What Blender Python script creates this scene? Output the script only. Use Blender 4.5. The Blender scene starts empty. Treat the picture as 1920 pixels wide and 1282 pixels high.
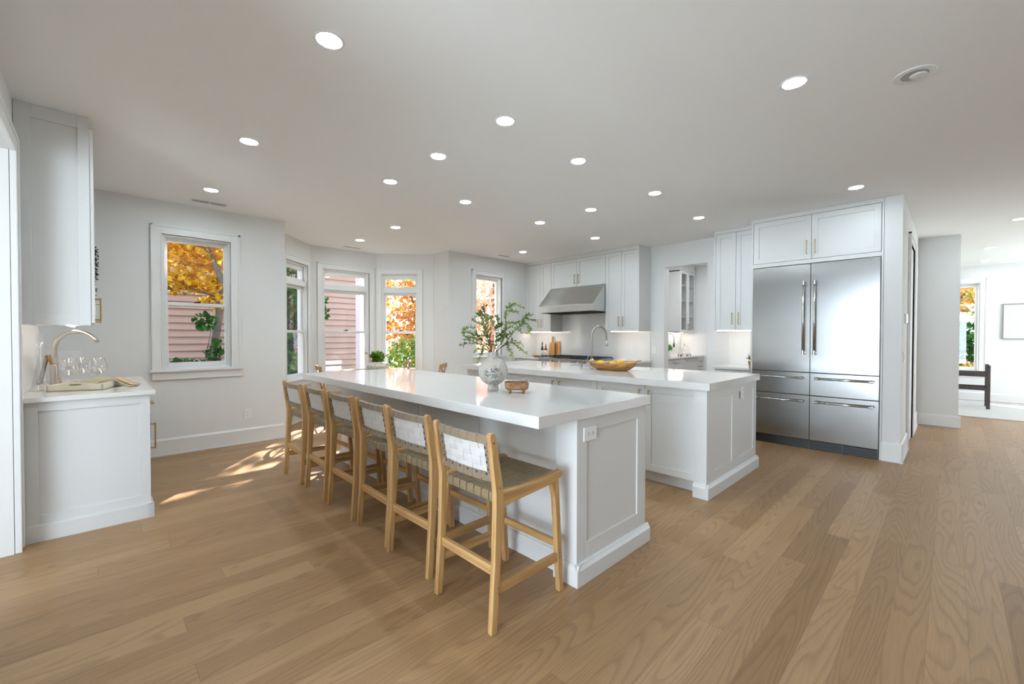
import bpy, bmesh, math, random
from mathutils import Vector, Matrix, noise
PI = math.pi
R = math.radians
random.seed(7)
S = bpy.context.scene
COL = S.collection

# ------------------------------------------------------------------ camera, world, sun, area lights, exposure
cam = bpy.data.cameras.new('camera')
cam.sensor_fit = 'HORIZONTAL'; cam.sensor_width = 36.0; cam.lens = 799.54 / 1920 * 36
cam.clip_start = 0.05; cam.clip_end = 300
co = bpy.data.objects.new('camera', cam); COL.objects.link(co)
yaw, pit, rol = R(45.86143), R(-0.81791), R(0.08614)
fw = Vector((-math.sin(yaw) * math.cos(pit), math.cos(yaw) * math.cos(pit), math.sin(pit)))
rt = Vector((math.cos(yaw), math.sin(yaw), 0)); up = rt.cross(fw)
r2 = rt * math.cos(rol) + up * math.sin(rol); u2 = -rt * math.sin(rol) + up * math.cos(rol)
mw = Matrix((r2, u2, -fw)).transposed().to_4x4(); mw.translation = (0, 0, 1.313)
co.matrix_world = mw
S.camera = co

W = bpy.data.worlds.new('sky'); S.world = W; W.use_nodes = True
wn = W.node_tree.nodes; wl = W.node_tree.links
bg = wn['Background']
tc = wn.new('ShaderNodeTexCoord'); sx = wn.new('ShaderNodeSeparateXYZ'); mr = wn.new('ShaderNodeMapRange')
mr.inputs['From Min'].default_value = -0.05; mr.inputs['From Max'].default_value = 0.6
cr = wn.new('ShaderNodeMixRGB')
cr.inputs[1].default_value = (0.84, 0.93, 1.0, 1); cr.inputs[2].default_value = (0.50, 0.68, 0.95, 1)
wl.new(tc.outputs['Generated'], sx.inputs[0]); wl.new(sx.outputs['Z'], mr.inputs['Value'])
wl.new(mr.outputs[0], cr.inputs[0]); wl.new(cr.outputs[0], bg.inputs['Color'])
bg.inputs['Strength'].default_value = 2.2

sun = bpy.data.lights.new('sun', 'SUN'); sun.energy = 15.0; sun.angle = R(0.6); sun.color = (1.0, 0.95, 0.86)
so = bpy.data.objects.new('sun', sun); COL.objects.link(so)
sd = Vector((0.77, -0.64, -0.60)).normalized()
so.rotation_euler = sd.to_track_quat('-Z', 'Y').to_euler()

def area(name, loc, direction, sx_, sy_, energy, color=(1, 1, 1)):
    l = bpy.data.lights.new(name, 'AREA'); l.shape = 'RECTANGLE'; l.size = sx_; l.size_y = sy_
    l.energy = energy; l.color = color
    o = bpy.data.objects.new(name, l); COL.objects.link(o); o.location = loc
    o.rotation_euler = Vector(direction).to_track_quat('-Z', 'Y' if abs(direction[2]) < .9 else 'X').to_euler()
    return o
# area lamps added as daylight fill at invented south and east openings
area('south_fill_lamp', (-.3, -3.9, 1.35), (0, 1, 0.9), 4.4, 2.3, 270, (0.74, 0.88, 1.0))
area('living_fill_lamp', (3.9, 10.8, 1.35), (-1, 0, 0.3), 3.4, 2.3, 95, (0.84, 0.93, 1.0))
area('pantry_fill_lamp', (-2.9, 7.7, 2.765), (0, 0, -1), .9, .9, 12, (.93, 0.97, 1.0))  # lamp added to brighten the dark pantry

S.view_settings.view_transform = 'Standard'; S.view_settings.look = 'None'
S.view_settings.gamma = 1.0; S.view_settings.use_curve_mapping = False
S.view_settings.exposure = 0.84
S.cycles.max_bounces = 10; S.cycles.diffuse_bounces = 6; S.cycles.glossy_bounces = 4
S.cycles.transmission_bounces = 8; S.cycles.transparent_max_bounces = 24
S.cycles.sample_clamp_indirect = 6.0
S.cycles.caustics_reflective = False; S.cycles.caustics_refractive = False

# ------------------------------------------------------------------ mesh helpers
class MB:
    def __init__(s): s.v = []; s.f = []; s.M = Matrix.Identity(4); s.smooth = False
    def add(s, vs, fs):
        n = len(s.v); flip = s.M.determinant() < 0
        s.v += [s.M @ Vector(p) for p in vs]
        s.f += [tuple(n + i for i in (reversed(f) if flip else f)) for f in fs]
        return s
    def box(s, x0, x1, y0, y1, z0, z1):
        if x0 > x1: x0, x1 = x1, x0
        if y0 > y1: y0, y1 = y1, y0
        if z0 > z1: z0, z1 = z1, z0
        return s.add([(x0,y0,z0),(x1,y0,z0),(x1,y1,z0),(x0,y1,z0),(x0,y0,z1),(x1,y0,z1),(x1,y1,z1),(x0,y1,z1)],
                     [(0,3,2,1),(4,5,6,7),(0,1,5,4),(1,2,6,5),(2,3,7,6),(3,0,4,7)])
    def prism(s, pts, a0, a1, axis='x'):
        """pts: 2D outline (counter-clockwise), extruded along axis from a0 to a1"""
        if axis == 'x': P3 = lambda p, a: (a, p[0], p[1])
        elif axis == 'y': P3 = lambda p, a: (p[0], a, p[1])
        else: P3 = lambda p, a: (p[0], p[1], a)
        n = len(pts)
        vs = [P3(p, a0) for p in pts] + [P3(p, a1) for p in pts]
        fs = [tuple(range(n))[::-1], tuple(range(n, 2*n))] + [(i, (i+1) % n, n+(i+1) % n, n+i) for i in range(n)]
        if axis == 'y': fs = [f[::-1] for f in fs]
        return s.add(vs, fs)
    def tube(s, pts, r, n=10, cap=True):
        pts = [Vector(p) for p in pts]; m = len(pts)
        rs = r if isinstance(r, (list, tuple)) else [r]*m
        vs = []; ref = None
        for i, p in enumerate(pts):
            t = (pts[min(i+1, m-1)] - pts[max(i-1, 0)]).normalized()
            if ref is None:
                ref = Vector((0, 0, 1)) if abs(t.z) < .9 else Vector((1, 0, 0))
            a = (ref - t*ref.dot(t)).normalized(); b = t.cross(a); ref = a
            for k in range(n):
                th = 2*PI*k/n; vs.append(p + (a*math.cos(th) + b*math.sin(th))*rs[i])
        fs = [(i*n+k, i*n+(k+1) % n, (i+1)*n+(k+1) % n, (i+1)*n+k) for i in range(m-1) for k in range(n)]
        if cap: fs += [tuple(range(n))[::-1], tuple(range((m-1)*n, m*n))]
        return s.add(vs, fs)
    def lathe(s, prof, c=(0, 0, 0), n=32, sx=1, sy=1):
        vs = []; m = len(prof)
        for r, z in prof:
            for k in range(n):
                th = 2*PI*k/n; vs.append((c[0]+r*sx*math.cos(th), c[1]+r*sy*math.sin(th), c[2]+z))
        fs = [(i*n+k, i*n+(k+1) % n, (i+1)*n+(k+1) % n, (i+1)*n+k) for i in range(m-1) for k in range(n)]
        if prof[0][0] > 1e-6: fs.append(tuple(range(n))[::-1])
        if prof[-1][0] > 1e-6: fs.append(tuple(range((m-1)*n, m*n)))
        return s.add(vs, fs)
    def cyl(s, c, r, h, n=16): return s.lathe([(r, 0), (r, h)], c, n)

def world_off(o):
    v = Vector((0, 0, 0))
    while o: v += o.location; o = o.parent
    return v

SPLIT = {'bolt', 'seat_rail', 'shelf', 'arm_rail', 'foot', 'slat_panel', 'stud', 'cross_brace', 'arm', 'strap_end'}
def islands(mb):
    par = list(range(len(mb.v)))
    def fd(i):
        while par[i] != i: par[i] = par[par[i]]; i = par[i]
        return i
    for f in mb.f:
        for i in f[1:]: par[fd(i)] = fd(f[0])
    g = {}
    for f in mb.f: g.setdefault(fd(f[0]), []).append(f)
    out = []
    for fs in g.values():
        ids = sorted({i for f in fs for i in f}); mp = {i: k for k, i in enumerate(ids)}
        n = MB(); n.v = [mb.v[i] for i in ids]; n.f = [tuple(mp[i] for i in f) for f in fs]; out.append(n)
    return out
def obj(name, mb, m, parent=None, bevel=0, smooth=False, local=False, seg=2, sub=0):
    if name in SPLIT and parent:
        isl = islands(mb)
        if len(isl) > 1:
            SPLIT.discard(name)
            for i_ in isl: o = obj(name, i_, m, parent, bevel, smooth, local, seg, sub)
            SPLIT.add(name); return o
    me = bpy.data.meshes.new(name)
    off = Vector((0, 0, 0)) if (local or not parent) else world_off(parent)
    me.from_pydata([tuple(v - off) for v in mb.v], [], mb.f)
    me.validate(); me.update()
    if smooth:
        for p in me.polygons: p.use_smooth = True
    me.materials.append(m)
    o = bpy.data.objects.new(name, me); COL.objects.link(o)
    if parent: o.parent = parent
    if sub:
        md = o.modifiers.new('subdivision', 'SUBSURF'); md.levels = sub; md.render_levels = sub
    if bevel:
        md = o.modifiers.new('bevel', 'BEVEL'); md.width = bevel; md.segments = seg; md.limit_method = 'ANGLE'; md.angle_limit = R(40)
    return o

def tag(o, label, cat, group=None, kind=None):
    o['label'] = label; o['category'] = cat
    if group: o['group'] = group
    if kind: o['kind'] = kind
    return o
def thing(name, label, cat, loc=(0, 0, 0), rz=0, group=None):
    o = bpy.data.objects.new(name, None); COL.objects.link(o); o.empty_display_size = .1
    o.location = loc; o.rotation_euler = (0, 0, rz)
    return tag(o, label, cat, group)
def struct(name, mb, m, parent=None, label=None, cat=None, **k):
    o = obj(name, mb, m, parent, **k)
    if not parent:
        o['kind'] = 'structure'
        if label: o['label'] = label; o['category'] = cat
    return o
def sroot(name, loc, label, cat):
    o = thing(name, label, cat, loc); o['kind'] = 'structure'; return o
def copy_tree(o, parent=None):
    c = o.copy(); COL.objects.link(c)
    if parent: c.parent = parent
    for ch in list(o.children): copy_tree(ch, c)
    return c
def frame(p, u, n):
    """local x = u, local y = n (2D directions), local z = up, origin p"""
    return Matrix(((u[0], n[0], 0, p[0]), (u[1], n[1], 0, p[1]), (0, 0, 1, p[2] if len(p) > 2 else 0), (0, 0, 0, 1)))
def FY(x, y, z=0): return frame((x, y, z), (1, 0), (0, 1))        # front faces -y
def FX(x, y, z=0): return frame((x, y, z), (0, 1), (-1, 0))       # front faces +x
def FYp(x, y, z=0): return frame((x, y, z), (-1, 0), (0, -1))     # front faces +y

# ------------------------------------------------------------------ materials
def newmat(name):
    m = bpy.data.materials.new(name); m.use_nodes = True
    return m, m.node_tree.nodes, m.node_tree.links, m.node_tree.nodes['Principled BSDF']
def rgb(h):
    h = h.lstrip('#'); c = [int(h[i:i+2], 16)/255 for i in (0, 2, 4)]
    return tuple(x/12.92 if x <= .04045 else ((x+.055)/1.055)**2.4 for x in c) + (1,)
def plain(name, c, rough=.5, metal=0, spec=.5, bump=0, bscale=80, var=0, vscale=6, coat=0):
    m, n, l, p = newmat(name)
    p.inputs['Base Color'].default_value = c if not isinstance(c, str) else rgb(c)
    c = p.inputs['Base Color'].default_value[:]
    p.inputs['Roughness'].default_value = rough; p.inputs['Metallic'].default_value = metal
    p.inputs['Specular IOR Level'].default_value = spec; p.inputs['Coat Weight'].default_value = coat
    t = n.new('ShaderNodeTexCoord')
    if var:
        nz = n.new('ShaderNodeTexNoise'); nz.inputs['Scale'].default_value = vscale; nz.inputs['Detail'].default_value = 6
        l.new(t.outputs['Object'], nz.inputs['Vector'])
        mx = n.new('ShaderNodeMixRGB'); mx.blend_type = 'MULTIPLY'
        rp = n.new('ShaderNodeValToRGB'); rp.color_ramp.elements[0].position = .3; rp.color_ramp.elements[1].position = .7
        rp.color_ramp.elements[0].color = (1-var,)*3+(1,); rp.color_ramp.elements[1].color = (1, 1, 1, 1)
        l.new(nz.outputs[0], rp.inputs[0]); mx.inputs[0].default_value = 1; mx.inputs[1].default_value = c
        l.new(rp.outputs[0], mx.inputs[2]); l.new(mx.outputs[0], p.inputs['Base Color'])
    if bump:
        nz = n.new('ShaderNodeTexNoise'); nz.inputs['Scale'].default_value = bscale
        l.new(t.outputs['Object'], nz.inputs['Vector'])
        b = n.new('ShaderNodeBump'); b.inputs['Strength'].default_value = bump; b.inputs['Distance'].default_value = .002
        l.new(nz.outputs[0], b.inputs['Height']); l.new(b.outputs[0], p.inputs['Normal'])
    return m
def wood(name, dark, light, scale=(3, 3, 30), rough=.5, axis='z', contrast=1.0):
    m, n, l, p = newmat(name)
    t = n.new('ShaderNodeTexCoord'); mp = n.new('ShaderNodeMapping')
    s = {'z': (18, 18, 1.4), 'x': (1.4, 18, 18), 'y': (18, 1.4, 18)}[axis]
    mp.inputs['Scale'].default_value = s
    nz = n.new('ShaderNodeTexNoise'); nz.inputs['Scale'].default_value = 2.2; nz.inputs['Detail'].default_value = 8; nz.inputs['Distortion'].default_value = .6
    rp = n.new('ShaderNodeValToRGB'); rp.color_ramp.elements[0].position = .3; rp.color_ramp.elements[1].position = .68
    rp.color_ramp.elements[0].color = rgb(dark); rp.color_ramp.elements[1].color = rgb(light)
    l.new(t.outputs['Object'], mp.inputs[0]); l.new(mp.outputs[0], nz.inputs['Vector']); l.new(nz.outputs[0], rp.inputs[0])
    l.new(rp.outputs[0], p.inputs['Base Color']); p.inputs['Roughness'].default_value = rough
    return m
def emis(name, c, s):
    m, n, l, p = newmat(name)
    p.inputs['Base Color'].default_value = (.8, .8, .8, 1)
    p.inputs['Emission Color'].default_value = c; p.inputs['Emission Strength'].default_value = s
    return m
def glassm(name, refl=.08, tint=(1, 1, 1, 1), rough=0.0):
    m, n, l, p = newmat(name); n.remove(p)
    o = n['Material Output']; tr = n.new('ShaderNodeBsdfTransparent'); gl = n.new('ShaderNodeBsdfGlossy')
    tr.inputs[0].default_value = tint; gl.inputs['Roughness'].default_value = rough
    lw = n.new('ShaderNodeLayerWeight'); pw = n.new('ShaderNodeMath'); pw.operation = 'POWER'; pw.inputs[1].default_value = 5
    ml = n.new('ShaderNodeMath'); ml.operation = 'MULTIPLY_ADD'; ml.inputs[1].default_value = .85; ml.inputs[2].default_value = refl
    ml.use_clamp = True
    mx = n.new('ShaderNodeMixShader')
    l.new(lw.outputs['Facing'], pw.inputs[0]); l.new(pw.outputs[0], ml.inputs[0]); l.new(ml.outputs[0], mx.inputs[0]); l.new(tr.outputs[0], mx.inputs[1]); l.new(gl.outputs[0], mx.inputs[2])
    l.new(mx.outputs[0], o.inputs['Surface'])
    return m
def leafm(name, cols, trans=.45):
    m, n, l, p = newmat(name); n.remove(p)
    o = n['Material Output']; t = n.new('ShaderNodeTexCoord'); nz = n.new('ShaderNodeTexNoise')
    nz.inputs['Scale'].default_value = 6.5; nz.inputs['Detail'].default_value = 3; l.new(t.outputs['Object'], nz.inputs['Vector'])
    rp = n.new('ShaderNodeValToRGB'); e = rp.color_ramp.elements
    while len(e) < len(cols): e.new(.5)
    for i, c in enumerate(cols):
        e[i].position = .32 + .36*i/max(1, len(cols)-1); e[i].color = rgb(c)
    l.new(nz.outputs[0], rp.inputs[0])
    d = n.new('ShaderNodeBsdfDiffuse'); tr = n.new('ShaderNodeBsdfTranslucent'); mx = n.new('ShaderNodeMixShader')
    mx.inputs[0].default_value = trans
    l.new(rp.outputs[0], d.inputs[0]); l.new(rp.outputs[0], tr.inputs[0])
    l.new(d.outputs[0], mx.inputs[1]); l.new(tr.outputs[0], mx.inputs[2]); l.new(mx.outputs[0], o.inputs['Surface'])
    return m
def steel(name, c=(.56, .56, .55, 1), rough=.28, aniso=.7, axis='x'):
    m, n, l, p = newmat(name)
    p.inputs['Metallic'].default_value = 1; p.inputs['Base Color'].default_value = c
    t = n.new('ShaderNodeTexCoord'); mp = n.new('ShaderNodeMapping'); nz = n.new('ShaderNodeTexNoise')
    mp.inputs['Scale'].default_value = (.6, 3, 500) if axis == 'x' else (500, 500, 3)
    nz.inputs['Scale'].default_value = 1.0; nz.inputs['Detail'].default_value = 3
    mr_ = n.new('ShaderNodeMapRange'); mr_.inputs['To Min'].default_value = rough-.04; mr_.inputs['To Max'].default_value = rough+.06
    l.new(t.outputs['Object'], mp.inputs[0]); l.new(mp.outputs[0], nz.inputs['Vector']); l.new(nz.outputs[0], mr_.inputs['Value'])
    l.new(mr_.outputs[0], p.inputs['Roughness'])
    if aniso:
        p.inputs['Anisotropic'].default_value = aniso
        tg = n.new('ShaderNodeTangent'); tg.direction_type = 'RADIAL'; tg.axis = 'Z'
        l.new(tg.outputs[0], p.inputs['Tangent'])
    return m

def floor_mat():
    m, n, l, p = newmat('oak_plank_floor')
    def math_(op, a, b=None, c=None):
        x = n.new('ShaderNodeMath'); x.operation = op
        for i, v in enumerate((a, b, c)):
            if v is None: continue
            if isinstance(v, (int, float)): x.inputs[i].default_value = v
            else: l.new(v, x.inputs[i])
        return x.outputs[0]
    t = n.new('ShaderNodeTexCoord'); s = n.new('ShaderNodeSeparateXYZ'); l.new(t.outputs['Object'], s.inputs[0])
    wv = math_('DIVIDE', math_('ADD', s.outputs['X'], 20.0), .127)
    row = math_('FLOOR', wv); fu = math_('FRACT', wv)
    wn1 = n.new('ShaderNodeTexWhiteNoise'); wn1.noise_dimensions = '1D'; l.new(row, wn1.inputs['W'])
    vv = math_('ADD', math_('DIVIDE', s.outputs['Y'], 1.9), math_('MULTIPLY', wn1.outputs['Value'], 7.3))
    idv = math_('FLOOR', vv); fv = math_('FRACT', vv)
    cmb = n.new('ShaderNodeCombineXYZ'); l.new(row, cmb.inputs[0]); l.new(idv, cmb.inputs[1])
    wn2 = n.new('ShaderNodeTexWhiteNoise'); wn2.noise_dimensions = '3D'; l.new(cmb.outputs[0], wn2.inputs['Vector'])
    sw = n.new('ShaderNodeSeparateXYZ'); l.new(wn2.outputs['Color'], sw.inputs[0])
    # cathedral grain: isolines of a stretched noise, offset per board
    cx = math_('ADD', math_('MULTIPLY', s.outputs['X'], 5.5), math_('MULTIPLY', sw.outputs[0], 40))
    cy = math_('ADD', math_('MULTIPLY', s.outputs['Y'], .55), math_('MULTIPLY', sw.outputs[1], 40))
    cv = n.new('ShaderNodeCombineXYZ'); l.new(cx, cv.inputs[0]); l.new(cy, cv.inputs[1])
    g = n.new('ShaderNodeTexNoise'); g.inputs['Scale'].default_value = 1.0; g.inputs['Detail'].default_value = 1.5; g.inputs['Roughness'].default_value = .35
    l.new(cv.outputs[0], g.inputs['Vector'])
    ring = math_('FRACT', math_('MULTIPLY', g.outputs[0], 23))
    rr = n.new('ShaderNodeValToRGB'); e = rr.color_ramp.elements
    e[0].position = 0; e[0].color = (1, 1, 1, 1); e[1].position = 1; e[1].color = (.86, .86, .86, 1)
    a = e.new(.55); a.color = (.95, .95, .95, 1); a = e.new(.86); a.color = (.62, .62, .62, 1)
    l.new(ring, rr.inputs[0])
    # fine pores
    mp = n.new('ShaderNodeMapping'); mp.inputs['Scale'].default_value = (160, 7, 1); l.new(t.outputs['Object'], mp.inputs[0])
    f = n.new('ShaderNodeTexNoise'); f.inputs['Scale'].default_value = 1; f.inputs['Detail'].default_value = 4; l.new(mp.outputs[0], f.inputs['Vector'])
    fr = n.new('ShaderNodeValToRGB'); fr.color_ramp.elements[0].position = .35; fr.color_ramp.elements[0].color = (.83, .83, .83, 1)
    fr.color_ramp.elements[1].position = .6; l.new(f.outputs[0], fr.inputs[0])
    # board colour
    bc = n.new('ShaderNodeValToRGB'); e = bc.color_ramp.elements
    e[0].position = 0; e[0].color = rgb('#93714c'); e[1].position = 1; e[1].color = rgb('#b4936b')
    a = e.new(.10); a.color = rgb('#a17e59'); a = e.new(.5); a.color = rgb('#a7845e'); a = e.new(.9); a.color = rgb('#ae8b65')
    l.new(sw.outputs[2], bc.inputs[0])
    m1 = n.new('ShaderNodeMixRGB'); m1.blend_type = 'MULTIPLY'; m1.inputs[0].default_value = .55
    l.new(bc.outputs[0], m1.inputs[1]); l.new(rr.outputs[0], m1.inputs[2])
    m2 = n.new('ShaderNodeMixRGB'); m2.blend_type = 'MULTIPLY'; m2.inputs[0].default_value = .55
    l.new(m1.outputs[0], m2.inputs[1]); l.new(fr.outputs[0], m2.inputs[2])
    eu = math_('MINIMUM', fu, math_('SUBTRACT', 1, fu)); ev = math_('MINIMUM', fv, math_('SUBTRACT', 1, fv))
    seam = math_('MAXIMUM', math_('LESS_THAN', eu, .007), math_('LESS_THAN', ev, .0007))
    m3 = n.new('ShaderNodeMixRGB'); l.new(math_('MULTIPLY', seam, .45), m3.inputs[0]); l.new(m2.outputs[0], m3.inputs[1]); m3.inputs[2].default_value = rgb('#5d4633')
    l.new(m3.outputs[0], p.inputs['Base Color'])
    p.inputs['Roughness'].default_value = .42; p.inputs['Specular IOR Level'].default_value = .35
    b = n.new('ShaderNodeBump'); b.inputs['Strength'].default_value = .12; b.inputs['Distance'].default_value = .002
    l.new(rr.outputs[0], b.inputs['Height']); l.new(b.outputs[0], p.inputs['Normal'])
    return m

WALL = plain('wall_paint', (.755, .755, .75, 1), .75, spec=.3, bump=.05, bscale=300)
CEIL = plain('ceiling_paint', (.87, .875, .88, 1), .85, spec=.2)
TRIM = plain('trim_enamel', (.78, .78, .775, 1), .38)
CAB = plain('cabinet_enamel', (.69, .69, .685, 1), .42)
CABSH = plain('cabinet_carcass', (.60, .60, .60, 1), .5)
QUARTZ = plain('white_quartz', (.74, .725, .71, 1), .09, var=.03, vscale=3, coat=.2)
SPLASH = plain('backsplash_slab', (.80, .80, .795, 1), .12)
FLOOR = floor_mat()
STEEL = steel('brushed_steel', (.36, .36, .355, 1), .20)
STEELD = steel('hood_steel', (.62, .62, .60, 1), .30, .6)
CHROME = plain('polished_handle', (.62, .62, .61, 1), .22, 1)
NICKEL = plain('brushed_nickel', (.50, .46, .41, 1), .28, 1)
GOLD = plain('brass', (.52, .38, .17, 1), .3, 1)
PEWTER = plain('pewter', (.35, .31, .26, 1), .35, 1)
BLACK = plain('black_iron', (.02, .02, .022, 1), .5)
DARK = plain('dark_slot', (.03, .03, .03, 1), .6)
GLASS = glassm('window_glass', .035)
CLEAR = glassm('clear_glassware', .10)
LAMP = emis('lamp_diffuser', (.79, .925, 1, 1), 108)
STRIP = emis('led_strip', (1, .90, .80, 1), 14)
OAKL, OAKX, OAKY = [wood('stool_oak_'+a_, '#a97f4d', '#cda672', rough=.45, axis=a_) for a_ in 'zxy']
LEATH = plain('taupe_leather', '#8d7d69', .42, var=.12, vscale=20)
LEATHS = plain('seat_leather', '#8f7d62', .38, var=.15, vscale=20)
LEATHB = plain('pale_weave', '#cfcdcc', .5, var=.04, vscale=30)  # paler than the straps around it
OLIVE = wood('carved_wood', '#7a4d1f', '#c08f4e', rough=.5, axis='x')
BOARD = wood('board_wood', '#a87841', '#cd9d62', rough=.5)
CHAIRW = wood('chair_wood', '#8a6b4b', '#b79872', rough=.5)
PLASTIC = plain('white_plastic', (.82, .82, .82, 1), .35)
LEMON = plain('lemon_skin', '#f4bd1c', .4, bump=.3, bscale=140)
CREAM = plain('cream_tray', '#cfc8b4', .5)
LINEN = plain('linen', '#c4ad8b', .8, bump=.4, bscale=400)

# ------------------------------------------------------------------ structure
H = 2.775
mb = MB(); mb.box(-7.5, 4.2, -4.2, 13.2, -.12, 0); struct('floor', mb, FLOOR)
mb = MB(); mb.box(-6.15, 4.2, -4.2, 13.2, H, H+.15); mb.box(-7.40, -6.15, 1.55, 4.5, H, H+.15); struct('ceiling', mb, CEIL)

def wall(name, p, u, n, length, t, holes=(), z0=0, z1=H, mat=None, u0=0):
    mb = MB(); mb.M = frame(p, u, n)
    xs = u0
    for (a, b, c, d) in sorted(holes):
        mb.box(xs, a, 0, t, z0, z1)
        if c > z0: mb.box(a, b, 0, t, z0, c)
        if d < z1: mb.box(a, b, 0, t, d, z1)
        xs = b
    mb.box(xs, length, 0, t, z0, z1)
    return struct(name, mb, mat or WALL)
q = math.sqrt(.5)
OT = 2.415
wall('wall_west', (-5.98, -.37), (0, 1), (-1, 0), 2.10, .17, [(.875, 1.505, .94, OT)])
wall('wall_bay_south', (-6.46, 1.72), (-q, q), (-q, -q), 1.047, .15, [(.30, .94, .66, OT)])
wall('wall_bay_west', (-7.2, 2.46), (0, 1), (-1, 0), 1.14, .15, [(.20, .99, .66, OT)])
wall('wall_bay_north', (-7.2, 3.60), (q, q), (-q, q), 1.018, .15, [(.09, .73, .66, OT)])
mb = MB(); mb.box(-6.48, -6.15, 1.58, 1.73, 0, H); struct('wall_bay_return_south', mb, WALL)
mb = MB(); mb.box(-6.52, -6.19, 4.325, 4.475, 0, H); struct('wall_bay_return_north', mb, WALL)
wall('wall_west_kitchen', (-6.02, 4.325), (0, 1), (-1, 0), 2.235, .17, [(.595, 1.225, .94, OT)])
wall('wall_north', (-6.19, 6.56), (1, 0), (0, 1), 5.684, .14, [(2.96, 3.63, 0, 2.42)])
mb2 = MB(); mb2.box(-.504, -.36, 5.951, 6.86, 0, H); mb2.box(-.505, -.36, 7.62, 8.90, 0, H); mb2.box(-.505, -.36, 6.86, 7.62, 2.42, H)
struct('wall_hall', mb2, WALL)
mb = MB(); mb.box(-.36, .08, 8.87, 9.05, 0, H); struct('wall_hall_return', mb, WALL)
mb = MB(); mb.box(-3.0, -.36, 8.9, 9.05, 0, H); struct('wall_living_south', mb, WALL)
wall('wall_living_north', (-3.0, 13.0), (1, 0), (0, 1), 7.1, .15, [(2.45, 3.40, .59, OT)])
mb = MB(); mb.box(-3.15, -3.0, 8.9, 13.15, 0, H); struct('wall_living_west', mb, WALL)
# near partition with the cased opening, on the left edge of the picture
mb = MB(); mb.box(-6.30, -3.905, -.80, -.37, 0, H); mb.box(-3.905, -2.8, -.80, -.37, OT, H); mb.box(-2.8, -1.5, -.80, -.37, 0, H); mb.box(.45, 4.05, -.80, -.37, 0, H)  # last two boxes are unseen walls added to block light from behind
struct('wall_south_partition', mb, WALL)
# unseen sides; the openings are added for the fill lamps and sky light
wall('wall_south', (4.05, -4.0), (-1, 0), (0, -1), 10.35, .15, [(1.8, 6.3, .2, 2.5)])
wall('wall_east', (4.05, 13.15), (0, -1), (1, 0), 17.3, .15, [(.65, 4.05, .2, 2.5)])
mb = MB(); mb.box(-6.45, -6.3, -4.15, -.37, 0, H); struct('wall_west_back', mb, WALL)
# pantry
wall('wall_pantry_west', (-4.06, 6.70), (0, 1), (-1, 0), 2.6, .12)
mb = MB(); mb.box(-4.1, -1.9, 9.0, 9.12, 0, H); struct('wall_pantry_north', mb, WALL)
mb = MB(); mb.box(-2.0, -1.88, 6.7, 9.0, 0, H); struct('wall_pantry_east', mb, WALL)

def base(name, p, u, n, a, b, h=.185):
    mb = MB(); mb.M = frame(p, u, n)
    mb.box(a, b, -.016, 0, 0, h-.02)
    mb.prism([(0, h-.02), (-.016, h-.02), (-.010, h-.008), (-.006, h), (0, h)][::-1], a, b, 'x')
    mb.box(a, b, -.026, -.016, 0, .018)
    return struct(name, mb, TRIM, bevel=.001)
base('baseboard_west', (-5.98, -.37), (0, 1), (-1, 0), 0, 2.08)
base('baseboard_bay_south', (-6.46, 1.72), (-q, q), (-q, -q), 0, 1.047)
base('baseboard_bay_west', (-7.2, 2.46), (0, 1), (-1, 0), 0, 1.14)
base('baseboard_bay_north', (-7.2, 3.60), (q, q), (-q, q), 0, 1.018)
base('baseboard_west_kitchen', (-6.02, 4.325), (0, 1), (-1, 0), 0, 1.55)
base('baseboard_north', (-6.19, 6.56), (1, 0), (0, 1), 2.75, 2.96, .17)
base('baseboard_hall', (-.36, 5.95), (0, 1), (-1, 0), -.03, .80, .20)
base('baseboard_hall_far', (-.36, 5.95), (0, 1), (-1, 0), 1.78, 2.90, .20)
mb = MB(); mb.box(-.505, -.334, 5.924, 5.95, 0, .018); mb.box(-.505, -.344, 5.934, 5.95, 0, .195); struct('baseboard_pillar', mb, TRIM, bevel=.002)
base('baseboard_hall_return', (-.36, 8.87), (1, 0), (0, 1), 0, .466, .17)
base('baseboard_living_north', (-3, 13), (1, 0), (0, 1), 0, 7, .17)

def casing(mb, a, b, z0, z1, w=.09, d=.02, bottom=False):
    mb.box(a-w, a, -d, 0, z0, z1+w); mb.box(b, b+w, -d, 0, z0, z1+w); mb.box(a, b, -d, 0, z1, z1+w)
    # outer back-band and inner bead
    mb.box(a-w-.006, a-w+.014, -d-.008, 0, z0, z1+w+.006); mb.box(b+w-.014, b+w+.006, -d-.008, 0, z0, z1+w+.006)
    mb.box(a-w-.006, b+w+.006, -d-.008, 0, z1+w-.014, z1+w+.006)
    mb.box(a-.012, a, -d-.005, 0, z0, z1+.012); mb.box(b, b+.012, -d-.005, 0, z0, z1+.012); mb.box(a, b, -d-.005, 0, z1, z1+.012)
    if bottom: mb.box(a-w, b+w, -d, 0, z0-w, z0)

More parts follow.
